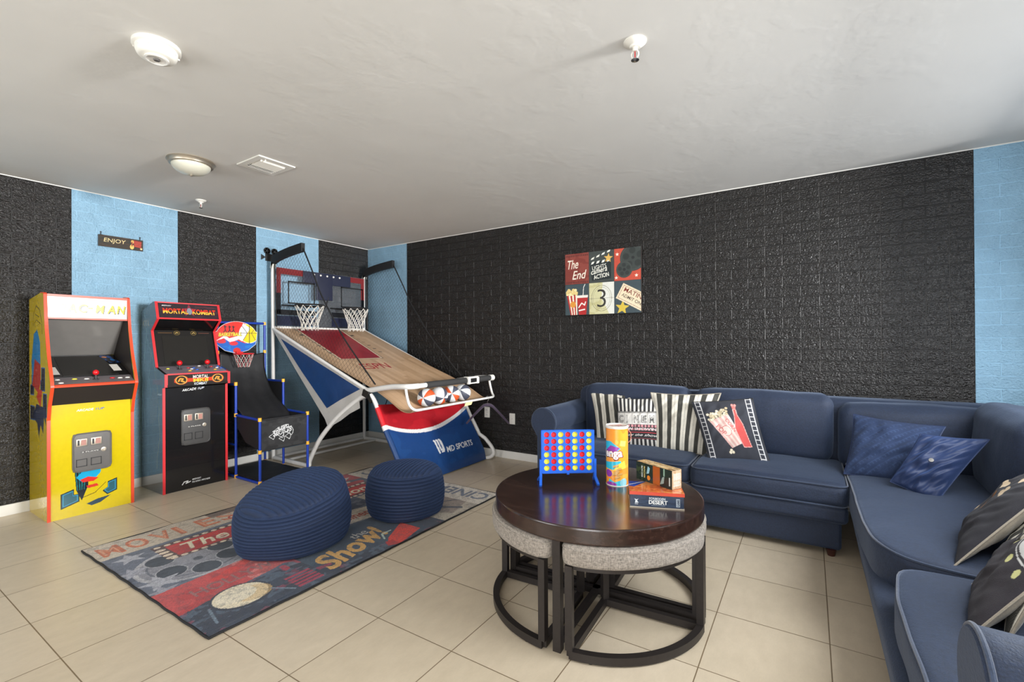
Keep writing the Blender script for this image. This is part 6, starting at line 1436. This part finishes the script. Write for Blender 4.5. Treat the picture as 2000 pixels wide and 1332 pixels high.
pillow('black and cream striped pillow at the far left, leaning by the sofa arm', (3.28, -.405, .80), (3.745, -.345, .858), (3.80, -.49, .405), (3.385, -.525, .405), .06, stripes(1), wr=.005, seed=1, pipe='beige_cloth')
def cine():
    cv = CV(.42, .40, .0026, (44, 43, 45)); W, H = .42, .40
    for k in range(12): cv.rect(.012+k*.036, .028+k*.036, .29, H, (214, 210, 202))
    for k in range(12): cv.rect(.012+k*.036, .028+k*.036, 0, .07, (206, 202, 196))
    cv.rect(.0, W, .185, .285, (216, 212, 206)); cv.rect(0, W, .278, .282, (60, 58, 58)); 
    for k in range(7): cv.rect(.0+k*.07, .003+k*.07, .19, .285, (90, 88, 86))
    for i, ch in enumerate('CINEMA'): cv.text(ch, .015+i*.07, .2, .06, (40, 40, 42), w=.045 if ch != 'I' else .014, bold=.04); cv.text(ch, .019+i*.07, .204, .052, (216, 212, 206), w=.037 if ch != 'I' else .007, bold=-.01)
    for r in (0, 1):
        for k in range(14): cv.rect(.01+k*.03, .03+k*.03, .165-r*.028, .182-r*.028, (206, 140, 146))
    cv.text('NOW SHOWING', .02, .14, .02, (216, 206, 204), w=.37, bold=.04); cv.rect(0, W, .12, .125, (190, 60, 70)); cv.text('enjoy the show', .03, .088, .024, (222, 218, 214), w=.34, shear=.4, bold=.01); cv.rect(0, W, .074, .078, (170, 80, 86)); cv.speck(.1, 4); return cv
pillow('small black pillow with striped band and CINEMA lettering, between two striped pillows'.replace('CINEMA lettering', 'cinema sign lettering'), (3.57, -.585, .78), (3.93, -.515, .80), (3.965, -.615, .41), (3.61, -.685, .405), .055, cine(), back='black_cloth', wr=.004, seed=2)
pillow('black and cream striped pillow in the middle, partly behind the popcorn pillow', (3.828, -.535, .83), (4.315, -.47, .845), (4.235, -.60, .41), (3.885, -.64, .41), .07, stripes(2), wr=.005, seed=3, pipe='beige_cloth')
def popcorn():
    W, H = .44, .44; cv = CV(W, H, .0024, (50, 52, 60)); cv.speck(.12, 2)
    for x0 in (.02, .385):
        for q in (0, .036): cv.rect(x0+q-.003, x0+q+.003, 0, H, (206, 204, 204))
        for k in range(14): cv.rect(x0, x0+.036, .012+k*.032, .017+k*.032, (206, 204, 204))
    B = [(.11, .30), (.255, .335), (.275, .10), (.195, .07)]; B = [(.085, .275), (.235, .33), (.305, .12), (.2, .075)]
    cv.poly(B, (228, 206, 196))
    for k in range(8):
        if k % 2: continue
        a, b = k/8, (k+1)/8; L = lambda P, Q, t_: (P[0]+(Q[0]-P[0])*t_, P[1]+(Q[1]-P[1])*t_); cv.poly([L(B[0], B[1], a), L(B[0], B[1], b), L(B[3], B[2], b), L(B[3], B[2], a)], (198, 112, 108), .45)
    cv.ell(.195, .2, .035, .038, (228, 206, 196)); cv.ell(.195, .2, .035, .038, (196, 108, 104), ring=.9); cv.text('POP', .12, .23, .035, (196, 100, 98), w=.08, ang=-.95, bold=.02); cv.text('CORN', .2, .28, .03, (196, 100, 98), w=.1, ang=-1.1, bold=.02)
    r = np.random.RandomState(3)
    for k in range(46): 
        q = r.rand(); x, y = .085+.15*q+r.uniform(-.01, .01), .285+.055*q+r.uniform(-.012, .04); cv.ell(x, y, .011, .010, (222, 212, 188) if k % 2 else (200, 184, 150)); cv.ell(x, y, .011, .010, (150, 136, 110), ring=.86)
    for x, y in ((.19, .06), (.2, .048), (.18, .045), (.30, .115), (.295, .098), (.31, .1)): cv.ell(x, y, .012, .011, (222, 212, 188)); cv.ell(x, y, .012, .011, (120, 106, 84), ring=.86)
    C = [(.28, .36), (.30, .36), (.303, .31), (.325, .25), (.335, .16), (.345, .09), (.29, .085), (.275, .14), (.262, .22), (.278, .30)]
    cv.poly(C, (204, 84, 80)); cv.line(C, .004, (232, 176, 168), closed=True); cv.ell(.29, .375, .014, .014, (214, 110, 104)); cv.ell(.283, .395, .009, .011, (226, 150, 142)); cv.ell(.302, .392, .009, .011, (226, 150, 142))
    return cv
pillow('charcoal pillow printed with a popcorn bucket, red bottle and film strip borders', (4.14, -.61, .785), (4.525, -.555, .83), (4.635, -.69, .435), (4.275, -.745, .425), .055, popcorn(), back='black_cloth', wr=.003, seed=4, pinch=.035)
def quilted():
    cv = CV(.45, .45, .003, (36, 52, 84)); u = (cv.X+cv.Y) % .03; v = (cv.X-cv.Y) % .06
    cv.put((u < .010) & (v < .03), (52, 70, 106), .7); cv.put((v < .01) & (u > .012), (48, 66, 102), .6); cv.blotch((30, 46, 78), .55, 3, 8, .6); cv.speck(.12, 3); return cv
pillow('navy pillow with a faint woven geometric pattern in the sofa corner', (5.08, -.56, .765), (5.49, -.62, .735), (5.36, -.80, .42), (5.02, -.73, .43), .085, quilted(), back='velvet_navy', wr=.008, seed=5)
pillow('plain navy velvet pillow standing on its corner in front of the patterned navy one', (5.35, -.85, .72), (5.60, -.90, .725), (5.37, -1.04, .40), (5.21, -.95, .47), .07, None, front='velvet_navy', back='velvet_navy', wr=.010, seed=6, button=True, res=110, pinch=.05)
def gold():
    cv = CV(.42, .42, .0028, (34, 33, 40)); cv.speck(.12, 3)
    for (x, y) in ((.25, .33), (.26, .345), (.14, .26), (.155, .275), (.13, .275), (.24, .26), (.255, .25), (.225, .25), (.245, .275), (.07, .12), (.08, .13)): cv.ell(x, y, .017, .014, (200, 178, 148))
    cv.line([(.15, .23), (.17, .18), (.2, .2), (.21, .16)], .01, (180, 116, 36)); cv.line([(.14, .22), (.15, .17), (.19, .17)], .006, (160, 96, 26)); return cv
pillow('dark pillow with small gold popcorn motifs and beige back, seen edge-on', (5.66, -1.40, .75), (5.57, -1.80, .75), (5.275, -1.90, .425), (5.37, -1.50, .425), 0.05, gold(), wr=.004, seed=7)
pillow('black and cream striped pillow between the gold popcorn pillow and the film-reel pillow', (5.70, -1.60, .75), (5.62, -1.98, .75), (5.335, -2.06, .425), (5.43, -1.68, .425), 0.038, stripes(5), front='art_cloth', wr=.004, seed=8, pipe='beige_cloth')
def reel():
    cv = CV(.42, .42, .0028, (44, 40, 46)); cv.speck(.12, 3); cv.ell(.34, .34, .13, .13, (206, 206, 204)); cv.ell(.34, .34, .125, .125, (60, 56, 58), ring=.93); cv.ell(.34, .34, .04, .04, (44, 40, 46))
    for k in range(9): a = k*.5+2.4; cv.ell(.34+.155*math.cos(a), .34+.155*math.sin(a), .014, .014, (206, 204, 140))
    return cv
pillow('dark pillow with a white film reel print, nearest the right armrest', (5.58, -1.93, .75), (5.49, -2.32, .75), (5.19, -2.44, .425), (5.29, -2.04, .425), 0.05, reel(), wr=.004, seed=9)
pillow('black and cream striped pillow wedged behind the right armrest', (5.532, -1.946, 0.790), (5.442, -2.336, 0.790), (5.272, -2.416, 0.430), (5.362, -2.026, 0.430), 0.04, stripes(6), wr=.004, seed=10, pipe='beige_cloth')
